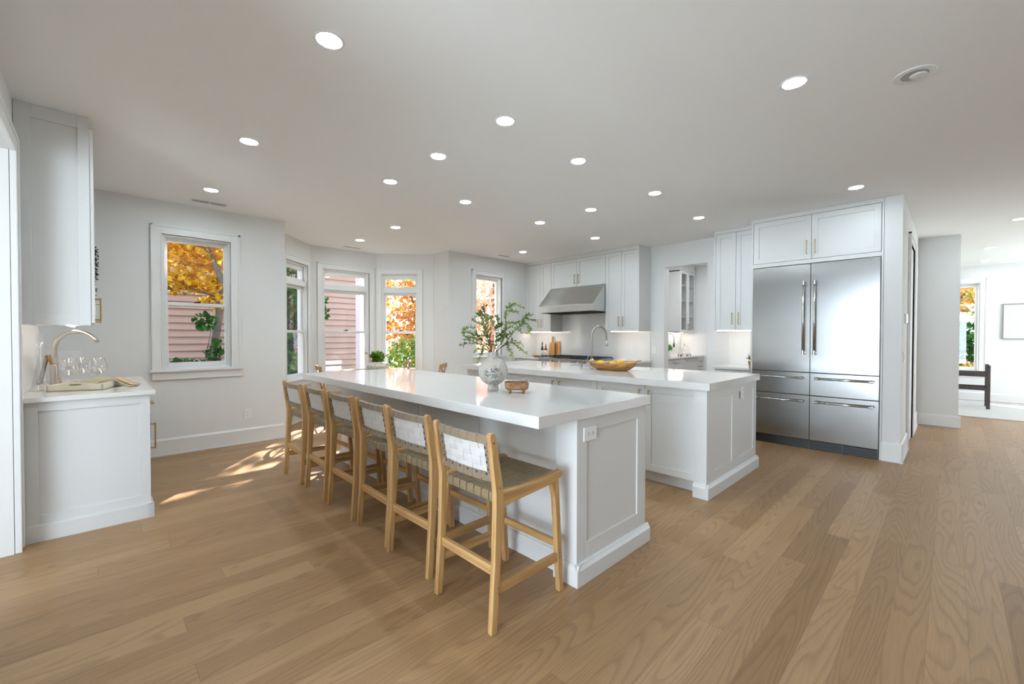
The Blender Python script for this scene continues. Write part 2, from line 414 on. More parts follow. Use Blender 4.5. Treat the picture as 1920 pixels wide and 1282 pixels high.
def window(name, p, u, n, a, b, z0, z1, label, transom=None, mid=1.66, sill_w=0, t=.15, single=False, stool=True):
    """local x along the wall seen from inside, y outward"""
    M = frame(p, u, n)
    c = M @ Vector(((a+b)/2, 0, z0))
    root = sroot(name, tuple(c), label, 'window')
    mb = MB(); mb.M = M; casing(mb, a, b, z0, z1); obj('window_casing', mb, TRIM, root, bevel=.0015)
    mb = MB(); mb.M = M
    J = .018
    mb.box(a, a+J, 0, t, z0, z1); mb.box(b-J, b, 0, t, z0, z1); mb.box(a+J, b-J, 0, t, z1-J, z1); mb.box(a+J, b-J, 0, t, z0, z0+J)
    mb.box(a+J, a+J+.012, .028, .04, z0+J, z1-J); mb.box(b-J-.012, b-J, .028, .04, z0+J, z1-J)
    za, zb = z0+J, z1-J
    if transom:
        mb.box(a+J, b-J, .015, t, transom[0], transom[1])
    obj('window_jamb', mb, TRIM, root, bevel=.001)
    if stool:
        mb = MB(); mb.M = M; e = .115
        mb.box(a-e, b+e, -.055, .03, z0-.026, z0); mb.box(a-.095, b+.095, -.022, 0, z0-.105, z0-.026)
        mb.box(a-.098, b+.098, -.028, 0, z0-.112, z0-.098)
        obj('window_sill', mb, TRIM, root, bevel=.003)
    def sash(nm, x0, x1, s0, s1, y, st=.036, br=.036, tr=.036):
        mb = MB(); mb.M = M
        mb.box(x0, x0+st, y, y+.034, s0, s1); mb.box(x1-st, x1, y, y+.034, s0, s1)
        mb.box(x0+st, x1-st, y, y+.034, s0, s0+br); mb.box(x0+st, x1-st, y, y+.034, s1-tr, s1)
        s = obj(nm, mb, TRIM, root, bevel=.002)
        g = MB(); g.M = M; g.box(x0+st-.004, x1-st+.004, y+.014, y+.018, s0+br-.004, s1-tr+.004)
        obj('pane', g, GLASS, s)
        return s
    if single:
        sash('fixed_sash', a+J, b-J, za, zb, .06, .05, .07, .06)
    else:
        top = transom[0] if transom else zb
        if transom: sash('transom_sash', a+J, b-J, transom[1], zb, .055, .034, .026, .07)
        us = sash('upper_sash', a+J, b-J, mid-.018, top, .078, .034, .034, .045)
        ls = sash('lower_sash', a+J, b-J, za, mid+.022, .042, .034, .052, .036)
        lk = MB(); lk.M = M; xm = (a+b)/2; lk.box(xm-.03, xm+.03, .038, .062, mid+.022, mid+.034); lk.box(xm-.008, xm+.03, .034, .05, mid+.03, mid+.042)
        obj('sash_lock', lk, DARK, ls)
    return root
window('window_1', (-5.98, -.37), (0, 1), (-1, 0), .875, 1.505, .94, OT, 'white double-hung window beside the bar, yellow leaves and pink siding beyond', t=.17, mid=1.66)
TR = (2.08, 2.165)
window('window_2', (-6.46, 1.72), (-q, q), (-q, -q), .30, .94, .66, OT, 'narrow bay window nearest the corner, dark green foliage beyond', TR, mid=1.375, stool=True)
window('window_3', (-7.2, 2.46), (0, 1), (-1, 0), .20, .99, .66, OT, 'widest bay window with transom, mauve siding beyond', TR, mid=1.375)
window('window_4', (-7.2, 3.60), (q, q), (-q, q), .09, .73, .66, OT, 'bay window with transom full of orange leaves, behind the flower bowl', TR, mid=1.375)
window('window_5', (-6.02, 4.475), (0, 1), (-1, 0), .445, 1.075, .94, OT, 'tall narrow window behind the leafy branches, red leaves beyond', t=.17, mid=1.68)
window('window_6', (-3.0, 13.0), (1, 0), (0, 1), 2.45, 3.40, .59, OT, 'far living room window over the bench', single=True)

# cased opening at the left edge
mb = MB(); mb.M = frame((-3.905, -.37), (-1, 0), (0, -1))
mb.box(-.008, .095, -.025, -.001, 0, OT+.093); mb.box(.075, .10, -.033, -.001, 0, OT+.1); mb.box(-.010, .010, -.030, -.001, 0, OT+.010)
mb.box(-1.10, -.009, -.025, -.001, OT-.002, OT+.094); mb.box(-1.2, .10, -.033, 0, OT+.08, OT+.1); mb.box(-1.095, -.011, -.030, -.002, OT-.006, OT+.012); mb.box(-1.2, -1.10, -.025, 0, 0, OT+.095)
struct('trim_opening', mb, TRIM, bevel=.003)
mb = MB(); mb.box(-3.904, -3.893, -.79, -.371, 0, OT-.002); struct('trim_opening_jamb', mb, TRIM)

# hall door in the wall behind the fridge
r = sroot('door_1', (-.36, 7.24, 0), 'white panelled door in the narrow hall wall beyond the fridge', 'door')
mb = MB(); mb.M = frame((-.36, 5.95), (0, 1), (-1, 0)); casing(mb, .91, 1.67, 0, 2.42, .1); obj('door_casing', mb, TRIM, r, bevel=.002)
mb = MB(); mb.M = frame((-.36, 5.95), (0, 1), (-1, 0)); mb.box(.911, 1.669, -.004, .05, .01, 2.419)
for z0_, z1_ in ((.25, 1.0), (1.15, 2.25)):
    mb.box(1.03, 1.55, -.009, -.004, z0_, z1_)
obj('door_leaf', mb, TRIM, r, bevel=.002)
# plain cased edge of the pantry opening
mb = MB(); mb.box(-3.235, -3.229, 6.555, 6.705, 0, 2.42); mb.box(-2.563, -2.557, 6.555, 6.705, 0, 2.42); struct('trim_pantry_jamb', mb, TRIM)

# ------------------------------------------------------------------ cabinet helpers
def shaker(mb, w, h, t=.02, fr=.06, rec=.009, x0=0, z0=0):
    """door standing on local y=0, front at y=-t"""
    mb.box(x0, x0+fr, -t, 0, z0, z0+h); mb.box(x0+w-fr, x0+w, -t, 0, z0, z0+h)
    mb.box(x0+fr, x0+w-fr, -t, 0, z0, z0+fr); mb.box(x0+fr, x0+w-fr, -t, 0, z0+h-fr, z0+h)
    mb.box(x0+fr, x0+w-fr, -t+rec, 0, z0+fr, z0+h-fr)
def pull(mb, x, z, L, vert=True, d=.03, r=.0045, y=-.02):
    if vert:
        mb.box(x-r, x+r, y-d-r, y-d+r, z, z+L)
        for zz in (z+.004, z+L-.012): mb.box(x-r, x+r, y-d, y+.001, zz, zz+.008)
    else:
        mb.box(x, x+L, y-d-r, y-d+r, z-r, z+r)
        for xx in (x+.004, x+L-.012): mb.box(xx, xx+.008, y-d, y+.001, z-r, z+r)
def door_part(root, M, x0, w, z0, h, handle=None, hmat=None, fr=.06, name='door', mat=None):
    mb = MB(); mb.M = M; shaker(mb, w-.004, h-.004, x0=x0+.002, z0=z0+.002, fr=fr)
    d = obj(name, mb, mat or CAB, root, bevel=.0012)
    if handle:
        hb = MB(); hb.M = M; pull(hb, *handle); obj('handle', hb, hmat or GOLD, d, bevel=.001)
    return d

# ------------------------------------------------------------------ island with stools
r = thing('kitchen_island', 'white island cabinet behind the six bar stools, panelled end', 'kitchen island', (-2.95, 2.15, 0))
mb = MB(); mb.box(-4.50, -1.372, 1.855, 2.50, .0, .875); obj('cabinet_body', mb, CAB, r)
mb = MB()
for xa, xb in ((-4.50, -3.74), (-3.736, -2.98), (-2.976, -2.22), (-2.216, -1.50)): mb.box(xa, xb, 1.842, 1.856, .11, .875)
obj('back_panel', mb, CAB, r, bevel=.001)
mb = MB(); mb.M = FX(-1.372, 1.795)
mb.box(0, .09, -.012, .13, .0, .875); mb.box(.62, .72, -.012, .0, .0, .875)
mb.box(.09, .62, -.012, 0, .0, .20); mb.box(.09, .62, -.012, 0, .80, .875); mb.box(.09, .62, -.003, 0, .20, .80)
obj('end_panel', mb, CAB, r, bevel=.0015)
def molding(mb, a, b, y=0, h=.112):
    mb.prism([(y, 0), (y-.024, 0), (y-.024, h-.030), (y-.018, h-.020), (y-.014, h-.014), (y-.010, h-.004), (y, h)][::-1], a, b, 'x')
mb = MB(); mb.M = FX(-1.360, 1.795); molding(mb, -.023, .744)
mb.M = FY(-4.50, 1.842); molding(mb, 0, 3.0)
mb.M = FY(-1.502, 1.7955); molding(mb, 0, .1655)
obj('base_molding', mb, CAB, r, bevel=.0015)
mb = MB(); mb.M = FYp(-1.36, 2.50)
mb.box(0, 3.14, -.001, 0, .0, .875)
obj('working_side_frame', mb, CAB, r)
for k in range(5): door_part(r, FYp(-1.40, 2.502), k*.62, .62, .115, .755, (k*.62+(.56 if k % 2 == 0 else .05), .68, .13))
def outlet(root, M, x, z, w=.115, h=.075, gang=1, name='outlet', lab=None, horiz=True, switch=False):
    mb = MB(); mb.M = M; mb.box(x-w/2, x+w/2, -.006, .0, z-h/2, z+h/2)
    if root is None:
        o = obj(name, mb, PLASTIC, None, bevel=.002)
    else: o = obj(name, mb, PLASTIC, root, bevel=.002)
    d = MB(); d.M = M
    if switch:
        d.box(x-.012, x+.012, -.0095, -.006, z-.03, z+.03)
        obj('rocker', d, TRIM, o, bevel=.001)
    else:
        for s in (-1, 1):
            cx_, cz_ = (x+s*.02, z) if horiz else (x, z+s*.02)
            d.box(cx_-.006, cx_-.004, -.0068, -.006, cz_-.005, cz_+.005) if not horiz else d.box(cx_-.005, cx_+.005, -.0068, -.006, cz_+.004, cz_+.006)
            d.box(cx_+.004, cx_+.006, -.0068, -.006, cz_-.005, cz_+.005) if not horiz else d.box(cx_-.005, cx_+.005, -.0068, -.006, cz_-.006, cz_-.004)
            d.box(cx_+.009, cx_+.012, -.0068, -.006, cz_-.0015, cz_+.0015) if horiz else d.box(cx_-.002, cx_+.002, -.0068, -.006, cz_-.012, cz_-.009)
        obj('slots', d, DARK, o)
    return o
tag(outlet(None, FX(-1.3595, 1.795), .112, .786), 'white horizontal outlet in the end panel of the stool island', 'outlet')
# countertop
mb = MB(); mb.box(-4.532, -1.338, 1.472, 2.535, .876, .935)
tag(obj('countertop', mb, QUARTZ, bevel=.003), 'long white quartz countertop overhanging the bar stools', 'countertop')

# ------------------------------------------------------------------ second island
r = thing('kitchen_island', 'white island cabinet with sink, between the stool island and the range', 'kitchen island', (-2.95, 4.13, 0))
mb = MB(); mb.box(-4.52, -1.372, 3.55, 4.735, .10, .69); mb.box(-4.52, -3.53, 3.55, 4.735, .69, .875); mb.box(-2.81, -1.372, 3.55, 4.735, .69, .875); mb.box(-3.53, -2.81, 3.55, 4.34, .69, .875); mb.box(-4.50, -1.40, 3.61, 4.70, 0, .10); obj('cabinet_body', mb, CAB, r)
mb = MB(); mb.M = FX(-1.372, 3.50)
L2 = 1.24
mb.box(0, .085, -.012, .09, .0, .875); mb.box(L2-.085, L2, -.012, 0, 0, .875)
mb.box(.085, L2-.085, -.012, 0, 0, .20); mb.box(.085, L2-.085, -.012, 0, .80, .875)
mb.box(L2/2-.05, L2/2+.05, -.012, 0, .20, .80)
mb.box(.085, L2/2-.05, -.003, 0, .20, .80); mb.box(L2/2+.05, L2-.085, -.003, 0, .20, .80)
obj('end_panel', mb, CAB, r, bevel=.0015)
mb = MB(); mb.M = FX(-1.360, 3.50); molding(mb, -.023, L2+.026, h=.118)
mb.M = FY(-1.462, 3.5005); molding(mb, 0, .1255, h=.118)
obj('base_molding', mb, CAB, r, bevel=.0015)
xs_ = [-1.402, -1.92, -2.434, -2.946, -3.47, -3.98, -4.50]
for k in range(6):
    x1_, x0_ = xs_[k], xs_[k+1]
    hx = .045 if k % 2 == 0 else (x1_-x0_-.045)
    door_part(r, FY(x0_, 3.552), 0, x1_-x0_, .108, .765, (hx, .705, .13))
tag(outlet(None, FX(-1.3595, 3.5), L2-.42, .79, .075, .115, horiz=False), 'white upright outlet in the end panel of the sink island', 'outlet')
mb = MB()   # slab with the sink cut-out
X0, X1, Y0, Y1 = -4.556, -1.336, 3.486, 4.765
sxa, sxb, sya, syb = -3.50, -2.84, 4.37, 4.70
mb.box(X0, sxa, Y0, Y1, .876, .935); mb.box(sxb, X1, Y0, Y1, .876, .935); mb.box(sxa, sxb, Y0, sya, .876, .935); mb.box(sxa, sxb, syb, Y1, .876, .935)
tag(obj('countertop', mb, QUARTZ), 'long white quartz countertop with the sink, lemons and arched faucet', 'countertop')
mb = MB(); z0_, z1_ = .70, .876
mb.box(sxa-.01, sxb+.01, sya-.01, syb+.01, z0_-.004, z0_); mb.box(sxa-.012, sxa, sya-.01, syb+.01, z0_, z1_); mb.box(sxb, sxb+.012, sya-.01, syb+.01, z0_, z1_)
mb.box(sxa, sxb, sya-.012, sya, z0_, z1_); mb.box(sxa, sxb, syb, syb+.012, z0_, z1_)
tag(obj('sink_basin', mb, STEEL), 'undermount steel sink in the sink island', 'sink')
# island faucet
fx, fy = -3.04, 4.30
r = thing('faucet', 'tall arched brushed nickel faucet beside the lemon bowl', 'faucet', (fx, fy, .935))
mb = MB(); mb.cyl((fx, fy, .935), .026, .006, 24); mb.cyl((fx, fy, .941), .021, .10, 24)
pts = [(fx, fy, 1.04), (fx, fy, 1.30)]
du = Vector((.12, 1, 0)).normalized(); ra = .135
for k in range(13):
    a = PI - k/12*PI*1.02; pts.append(tuple(Vector((fx, fy, 1.30)) + du*(ra+ra*math.cos(a)) + Vector((0, 0, ra*math.sin(a)))))
mb.tube(pts, .0125, 14); obj('spout', mb, NICKEL, r, smooth=True)
e = Vector(pts[-1]); mb = MB(); mb.tube([e, e+Vector((.0, 0, -.025))], .0135, 14); mb.tube([e+Vector((0, 0, -.03)), e+Vector((.006, 0, -.09)), e+Vector((.01, 0, -.105))], [.015, .018, .014], 14)
obj('spray_head', mb, NICKEL, r, smooth=True)
mb = MB(); hd = Vector((-.95, -.25, 0)).normalized(); b0 = Vector((fx, fy, .985))
mb.tube([b0, b0+hd*.075], .017, 12); mb.tube([b0+hd*.065+Vector((0, 0, .0)), b0+hd*.04+Vector((0, 0, .10))], .005, 8)
obj('handle', mb, NICKEL, r, smooth=True)
mb = MB(); c_ = (-3.20, 4.30, .935); mb.cyl(c_, .018, .035, 20); mb.tube([(c_[0], c_[1], .965), (c_[0], c_[1]+.015, .985), (c_[0], c_[1]+.05, .985)], .006, 8)
tag(obj('soap_dispenser', mb, NICKEL, smooth=False), 'short nickel soap pump left of the island faucet', 'soap dispenser')

# ------------------------------------------------------------------ bar stools
def make_stool():
    r = thing('bar_stool', '', 'bar stool', (0, 0, 0), group='woven bar stools along the island')
    rear = [(-.016, 0), (.016, 0), (.034, .25), (.054, .50), (.058, .57), (.050, .66), (.008, .875), (-.002, .888), (-.014, .889), (-.024, .880), (-.024, .868), (.010, .62), (.010, .55), (.002, .30)]
    for s in (-1, 1):
        mb = MB(); mb.prism(rear, s*.207-.0145, s*.207+.0145, 'x'); g = obj('leg', mb, OAKL, r, bevel=.003)
        b = MB()
        for (y_, z_) in ((.022, .20), (.024, .175), (.032, .64), (-.004, .845)):
            b.M = Matrix.Translation((s*.222, y_, z_)) @ Matrix.Rotation(s*PI/2, 4, 'Y'); b.cyl((0, 0, -.001), .004, .0016, 10)
        obj('bolt', b, PEWTER, g)
        f = MB(); f.box(s*.207-.012, s*.207+.012, -.013, .013, -.0, .004); obj('foot_pad', f, DARK, g)
    fr = [(.452, 0), (.484, 0), (.462, .30), (.442, .595), (.386, .580), (.412, .50), (.432, .25)]
    for s in (-1, 1):
        mb = MB(); mb.prism(fr, s*.204-.0145, s*.204+.0145, 'x'); g = obj('leg', mb, OAKL, r, bevel=.003)
        f = MB(); f.box(s*.204-.012, s*.204+.012, .455, .481, 0, .004); obj('foot_pad', f, DARK, g)
        b = MB()
        for z_ in (.205, .18):
            b.M = Matrix.Translation((s*.2185, .452, z_)) @ Matrix.Rotation(s*PI/2, 4, 'Y'); b.cyl((0, 0, -.001), .004, .0016, 10)
        obj('bolt', b, PEWTER, g)
    side = [(.045, .528), (.060, .545), (.10, .555), (.40, .575), (.452, .590), (.470, .606), (.470, .620), (.458, .628), (.40, .624), (.22, .612), (.045, .618)]
    for s in (-1, 1):
        mb = MB(); mb.prism(side, s*.205-.016, s*.205+.016, 'x'); obj('side_rail', mb, OAKY, r, bevel=.003)
    mb = MB(); mb.box(-.191, .191, .045, .07, .565, .594); mb.box(-.191, .191, .425, .450, .580, .606); obj('seat_rail', mb, OAKX, r, bevel=.003)
    for s in (-1, 1):
        mb = MB(); mb.prism([(.012, .165), (.448, .160), (.446, .205), (.016, .210)], s*.205-.010, s*.205+.010, 'x'); obj('stretcher', mb, OAKY, r, bevel=.002)
    mb = MB(); mb.box(-.194, .194, .012, .034, .245, .288); obj('stretcher', mb, OAKX, r, bevel=.002)
    mb = MB(); mb.box(-.192, .192, .443, .465, .225, .262); obj('stretcher', mb, OAKX, r, bevel=.002)
    # woven seat: straps run both ways, over and under
    mb = MB()
    def sz(x, y):
        v = (y-.045)/(.45-.045); dip = .022*(1-(x/.19)**2)*math.sin(PI*min(1, max(0, v)))
        return .598 + .014*v - dip
    nx, ny = 7, 8; wx = .382/nx; wy = .415/ny
    for i in range(nx):
        x0 = -.191+i*wx+.003; x1 = x0+wx-.006; P_ = []
        P_ += [(.0435, .560), (.0405, .575), (.0415, .596)]
        for k in range(ny*2+1):
            y = .045+k*(.407/(ny*2)); j = int(k/2); ph = math.sin(PI*(k/2+.0))*0
            over = 1 if (j+i) % 2 == 0 else -1
            o_ = .0022*over if k % 2 == 1 else 0
            P_.append((y, sz((x0+x1)/2, y)+.004+o_))
        P_ += [(.4535, .600), (.4535, .585)]
        vs = []; fs = []
        for (y, z) in P_:
            vs += [(x0, y, z), (x1, y, z)]
        n_ = len(P_)
        fs = [(2*k, 2*k+1, 2*k+3, 2*k+2) for k in range(n_-1)]
        mb.add(vs, fs)
    for j in range(ny):
        y0 = .047+j*(.405/ny)+.003; y1 = y0+.405/ny-.006; vs = []; m_ = nx*2
        for k in range(m_+1):
            x = -.191+.382*k/m_; i = int(k/2)
            over = -1 if (j+i) % 2 == 0 else 1
            o_ = .0022*over if k % 2 == 1 else 0
            for y in (y0, y1): vs.append((x, y, sz(x, y)+.004+o_))
        mb.add(vs, [(2*k, 2*k+2, 2*k+3, 2*k+1) for k in range(m_)])
    o = obj('woven_seat', mb, LEATHS, r); md = o.modifiers.new('thickness', 'SOLIDIFY'); md.thickness = .0022; md.offset = 0
    # backrest
    def by(z, x, d=0):     # y of the backrest surface at height z, slightly bowed
        t_ = (z-.66)/(.875-.66)
        return .030 + (-.008-.030)*t_ - .016*(1-(x/.19)**2) + d
    def railp(z0, z1, d0, d1):
        mb = MB(); n_ = 10
        for k in range(n_):
            xa, xb = -.193+.386*k/n_, -.193+.386*(k+1)/n_
            vs = []
            for x in (xa, xb):
                for (z, d) in ((z0, d0), (z0, d1), (z1, d1), (z1, d0)): vs.append((x, by((z0+z1)/2, x, d), z))
            mb.add(vs, [(0, 4, 5, 1), (1, 5, 6, 2), (2, 6, 7, 3), (3, 7, 4, 0)] + ([(0, 1, 2, 3)] if k == 0 else []) + ([(4, 7, 6, 5)] if k == n_-1 else []))
        return mb
    for (a, b) in ((.668, .690), (.842, .864)):
        obj('back_rail', railp(a, b, -.006, .010), OAKL, r, smooth=False)
    NS = 6
    mb = MB()   # inner pale weave
    for i in range(NS):
        x0 = -.178+i*.356/NS+.0025; x1 = x0+.356/NS-.005; vs = []; n_ = 8
        for k in range(n_+1):
            z = .684+(.85-.684)*k/n_; j = int(k/2); ov = (1 if (i+j) % 2 == 0 else -1)*.0030 if k % 2 else 0
            vs += [(x0, by(z, x0, .004+ov), z), (x1, by(z, x1, .004+ov), z)]
        mb.add(vs, [(2*k, 2*k+1, 2*k+3, 2*k+2) for k in range(n_)])
    for j in range(4):
        z0 = .684+j*.0415+.002; z1 = z0+.0375; vs = []; n_ = NS*2
        for k in range(n_+1):
            x = -.19+.38*k/n_; i = int(k/2); ov = (-1 if (i+j) % 2 == 0 else 1)*.0030 if k % 2 else 0
            vs += [(x, by(z0, x, .004+ov), z0), (x, by(z1, x, .004+ov), z1)]
        mb.add(vs, [(2*k, 2*k+2, 2*k+3, 2*k+1) for k in range(n_)])
    o = obj('woven_backrest', mb, LEATHB, r); o['label'] = 'pale woven leather back panel'
    md = o.modifiers.new('thickness', 'SOLIDIFY'); md.thickness = .002; md.offset = 0
    # taupe strap ends folded round the rails and posts
    mb = MB()
    for i in range(NS):
        x0 = -.184+i*.368/NS+.002; x1 = x0+.368/NS-.004
        for (za, zb) in ((.834, .872), (.660, .700)):
            vs = []
            ring = [(za, -.009), (zb, -.009), (zb+.0, .013), (za, .013)]
            for x in (x0, (x0+x1)/2, x1):
                for (z, d) in ring: vs.append((x, by((za+zb)/2, x, d), z))
            fs = []
            for k in range(2):
                for w in range(4): fs.append((k*4+w, (k+1)*4+w, (k+1)*4+(w+1) % 4, k*4+(w+1) % 4))
            fs += [(0, 1, 2, 3), (8, 11, 10, 9)]
            mb.add(vs, fs)
    for s in (-1, 1):
        for j in range(4):
            z0 = .700+j*.0335+.001; z1 = z0+.0315
            xa, xb = sorted((s*.160, s*.192)); vs = []
            for z in (z0, z1):
                for (x, d) in ((xa, -.007), (xb, -.007), (xb, .012), (xa, .012)): vs.append((x, by(z, x, d), z))
            mb.add(vs, [(0, 3, 2, 1), (4, 5, 6, 7), (0, 1, 5, 4), (1, 2, 6, 5), (2, 3, 7, 6), (3, 0, 4, 7)])
    obj('strap_end', mb, LEATH, r, bevel=.002)
    mb = MB()
    for i in range(NS):
        x = -.184+(i+.5)*.368/NS
        mb.box(x-.006, x+.006, by(.68, x, -.0108), by(.68, x, -.008), .688, .696)
    for s in (-1, 1):
        for j in range(4):
            z = .7165+j*.0335; x = s*.166; mb.box(x-.0035, x+.0035, by(z, x, -.0092), by(z, x, -.006), z-.006, z+.006)
    obj('stud', mb, DARK, r, bevel=.001)
    return r
stool = make_stool()
SP = [(-1.603, 1.236, 'bar stool nearest the camera', 0.0),
      (-2.167, 1.272, 'second bar stool from the front, beside the nearest one', 1.2),
      (-2.638, 1.285, 'third bar stool from the front of the row', -1.0),
      (-3.158, 1.289, 'fourth bar stool from the front of the row', .8),
      (-3.670, 1.288, 'fifth bar stool from the front, next to the last one', -.6),
      (-4.198, 1.276, 'bar stool at the far end by the sunlit floor', 1.0)]
for i, (x, y, lab, a) in enumerate(SP):
    o = stool if i == 0 else copy_tree(stool)
    o.location = (x, y, 0); o.rotation_euler.z = R(a); o['label'] = 'oak and woven taupe leather ' + lab

# ------------------------------------------------------------------ refrigerator wall
FYf = 5.93
r = thing('refrigerator', 'wide stainless steel double-column refrigerator with four drawers', 'refrigerator', (-1.14, 6.2, 0))
mb = MB(); mb.box(-1.752, -.526, 5.955, 6.53, .0, 2.16); obj('housing', mb, DARK, r)
def slab(x0, x1, z0, z1): return MB().box(x0+.002, x1-.002, FYf, 5.953, z0+.002, z1-.002)
for (x0, x1, side) in ((-1.752, -1.142, 0), (-1.142, -.526, 1)):
    d = obj('door', slab(x0, x1, .893, 2.158), STEEL, r, bevel=.002)
    hx = -1.202 if side == 0 else -1.094
    mb = MB(); mb.tube([(hx, FYf-.058, 1.10), (hx, FYf-.058, 1.955)], .0125, 16); obj('handle', mb, CHROME, d, smooth=True)
    mb = MB()
    for z in (1.10, 1.905):
        mb.lathe([(.0155, 0), (.0155, .05)], (hx, FYf-.058, z), 16); mb.box(hx-.009, hx+.009, FYf-.058, FYf, z+.012, z+.038)
    obj('handle_bracket', mb, CHROME, d, bevel=.001)
    for (za, zb, hz) in ((.628, .889, .826), (.108, .624, .556)):
        d = obj('drawer', slab(x0, x1, za, zb), STEEL, r, bevel=.002)
        xa, xb = (x0+.045, x1-.055) if side == 0 else (x0+.05, x1-.04)
        mb = MB(); mb.tube([(xa, FYf-.05, hz), (xb, FYf-.05, hz)], .0105, 14); obj('handle', mb, CHROME, d, smooth=True)
        mb = MB()
        for xx in (xa, xb-.04):
            mb.tube([(xx, FYf-.05, hz), (xx+.04, FYf-.05, hz)], .0135, 14); mb.box(xx+.012, xx+.028, FYf-.05, FYf, hz-.008, hz+.008)
        obj('handle_bracket', mb, CHROME, d)
mb = MB()
for k in range(5): mb.box(-1.745, -.535, FYf+.012, FYf+.03, .012+k*.018, .021+k*.018)
for x in (-1.748, -1.15, -.54, -1.45, -.84): mb.box(x, x+.010, FYf+.010, FYf+.032, .004, .104)
obj('toe_grille', mb, plain('grille_metal', (.09, .09, .09, 1), .4, .8), r)
r = thing('refrigerator_cabinet', 'white cabinet with two doors over the refrigerator, reaching the ceiling', 'cabinet', (-1.14, 6.25, 2.165))
mb = MB(); mb.box(-1.753, -.525, 5.967, 6.54, 2.168, 2.772)
mb.box(-1.775, -1.7545, 5.945, 6.55, 0, 2.774); mb.box(-.5235, -.506, 5.945, 6.55, 0, 2.774)
mb.box(-1.7545, -.5235, 5.945, 5.965, 2.730, 2.774); mb.box(-1.7545, -.5235, 5.945, 5.965, 2.165, 2.212); obj('carcass', mb, CAB, r, bevel=.001)
mb = MB(); mb.box(-1.7545, -.5235, 5.9655, 5.9665, 2.2, 2.735); obj('shadow_gap', mb, DARK, r)
door_part(r, FY(-1.752, 5.966), 0, .608, 2.214, .514, (.565, 2.27, .16)); door_part(r, FY(-1.144, 5.966), 0, .618, 2.214, .514, (.04, 2.27, .16))
def led(name, x0, x1, y0, y1, z, label):
    mb = MB(); mb.box(x0, x1, y0, y1, z-.010, z-.001); return tag(obj(name, mb, STRIP), label, 'cabinet light')
# tall upper cabinet and coffee counter left of the fridge
UF = 6.21
r = thing('wall_cabinet', 'tall white two-door wall cabinet directly left of the refrigerator', 'cabinet', (-2.05, 6.4, 1.39))
mb = MB(); mb.box(-2.33, -1.778, UF+.02, 6.55, 1.395, 2.774); mb.box(-2.33, -2.31, UF, UF+.02, 1.395, 2.774); mb.box(-2.31, -1.778, UF, UF+.02, 2.727, 2.774); obj('carcass', mb, CAB, r, bevel=.001)
mb = MB(); mb.box(-2.31, -1.78, UF+.0195, UF+.0205, 1.40, 2.73); obj('shadow_gap', mb, DARK, r)
door_part(r, FY(-2.309, UF+.0205), 0, .264, 1.397, 1.328, (.225, 1.475, .16)); door_part(r, FY(-2.045, UF+.0205), 0, .264, 1.397, 1.328, (.04, 1.475, .16))
led('light_strip', -2.29, -1.80, UF+.03, UF+.05, 1.395, 'glowing strip under the cabinet left of the refrigerator')
r = thing('base_cabinet', 'white base cabinet left of the refrigerator, mostly behind the sink island', 'cabinet', (-2.0, 6.25, 0))
mb = MB(); mb.box(-2.21, -1.778, 5.95, 6.55, .0, .88); obj('carcass', mb, CAB, r)
door_part(r, FY(-2.21, 5.95), 0, .432, .70, .17, (.15, .80, .13, False), name='drawer'); door_part(r, FY(-2.21, 5.95), 0, .432, .11, .585, (.04, .52, .13))
mb = MB(); mb.box(-2.245, -1.777, 5.905, 6.558, .881, .911)
tag(obj('countertop', mb, QUARTZ, bevel=.002), 'short quartz countertop left of the refrigerator', 'countertop')
mb = MB(); mb.box(-2.245, -1.777, 6.546, 6.5595, .912, 1.394); tag(obj('backsplash', mb, SPLASH), 'backsplash slab left of the refrigerator', 'backsplash')
r = thing('succulent_plant', 'small yellow-green spiky plant peeking out left of the refrigerator', 'plant', (-1.86, 6.28, .911))
mb = MB(); mb.lathe([(.03, 0), (.045, .05), (.04, .07), (.034, .07)], (-1.86, 6.28, .911), 20); obj('pot', mb, plain('ochre_glaze', '#8a6a20', .4), r, smooth=True)
mb = MB(); rnd = random.Random(3)
for k in range(34):
    a = rnd.uniform(0, 2*PI); e = rnd.uniform(.15, 1.45); L = rnd.uniform(.08, .125)
    d = Vector((math.cos(a)*math.cos(e), math.sin(a)*math.cos(e), math.sin(e))); b0 = Vector((-1.86, 6.28, .985)); s_ = d.cross(Vector((0, 0, 1))).normalized()*.011
    u_ = Vector((0, 0, .006)); mid = b0+d*L*.5+Vector((0, 0, .008))
    mb.add([b0-s_*.5, b0+s_*.5, mid+s_, mid-s_, b0+d*L, mid+u_], [(0, 1, 2, 5), (0, 5, 3), (3, 5, 4), (5, 2, 4), (0, 3, 4, 2, 1)])
obj('leaves', mb, plain('succulent_leaf', '#8f8a2a', .45, var=.4, vscale=40), r)

# ------------------------------------------------------------------ range wall
r = thing('wall_cabinet', 'white wall cabinet left of the range hood, in the corner', 'cabinet', (-5.66, 6.4, 1.39))
mb = MB(); mb.box(-6.018, -5.332, UF+.02, 6.55, 1.395, 2.774); mb.box(-6.018, -5.985, UF, UF+.02, 1.395, 2.774); mb.box(-5.985, -5.332, UF, UF+.02, 2.712, 2.774); obj('carcass', mb, CAB, r, bevel=.001)
mb = MB(); mb.box(-5.98, -5.335, UF+.0195, UF+.0205, 1.40, 2.715); obj('shadow_gap', mb, DARK, r)
door_part(r, FY(-5.984, UF+.0205), 0, .380, 1.397, 1.313, (.34, 1.475, .16)); door_part(r, FY(-5.604, UF+.0205), 0, .270, 1.397, 1.313, (.04, 1.475, .16))
r = thing('wall_cabinet', 'white two-door wall cabinet over the steel range hood', 'cabinet', (-4.72, 6.4, 2.2))
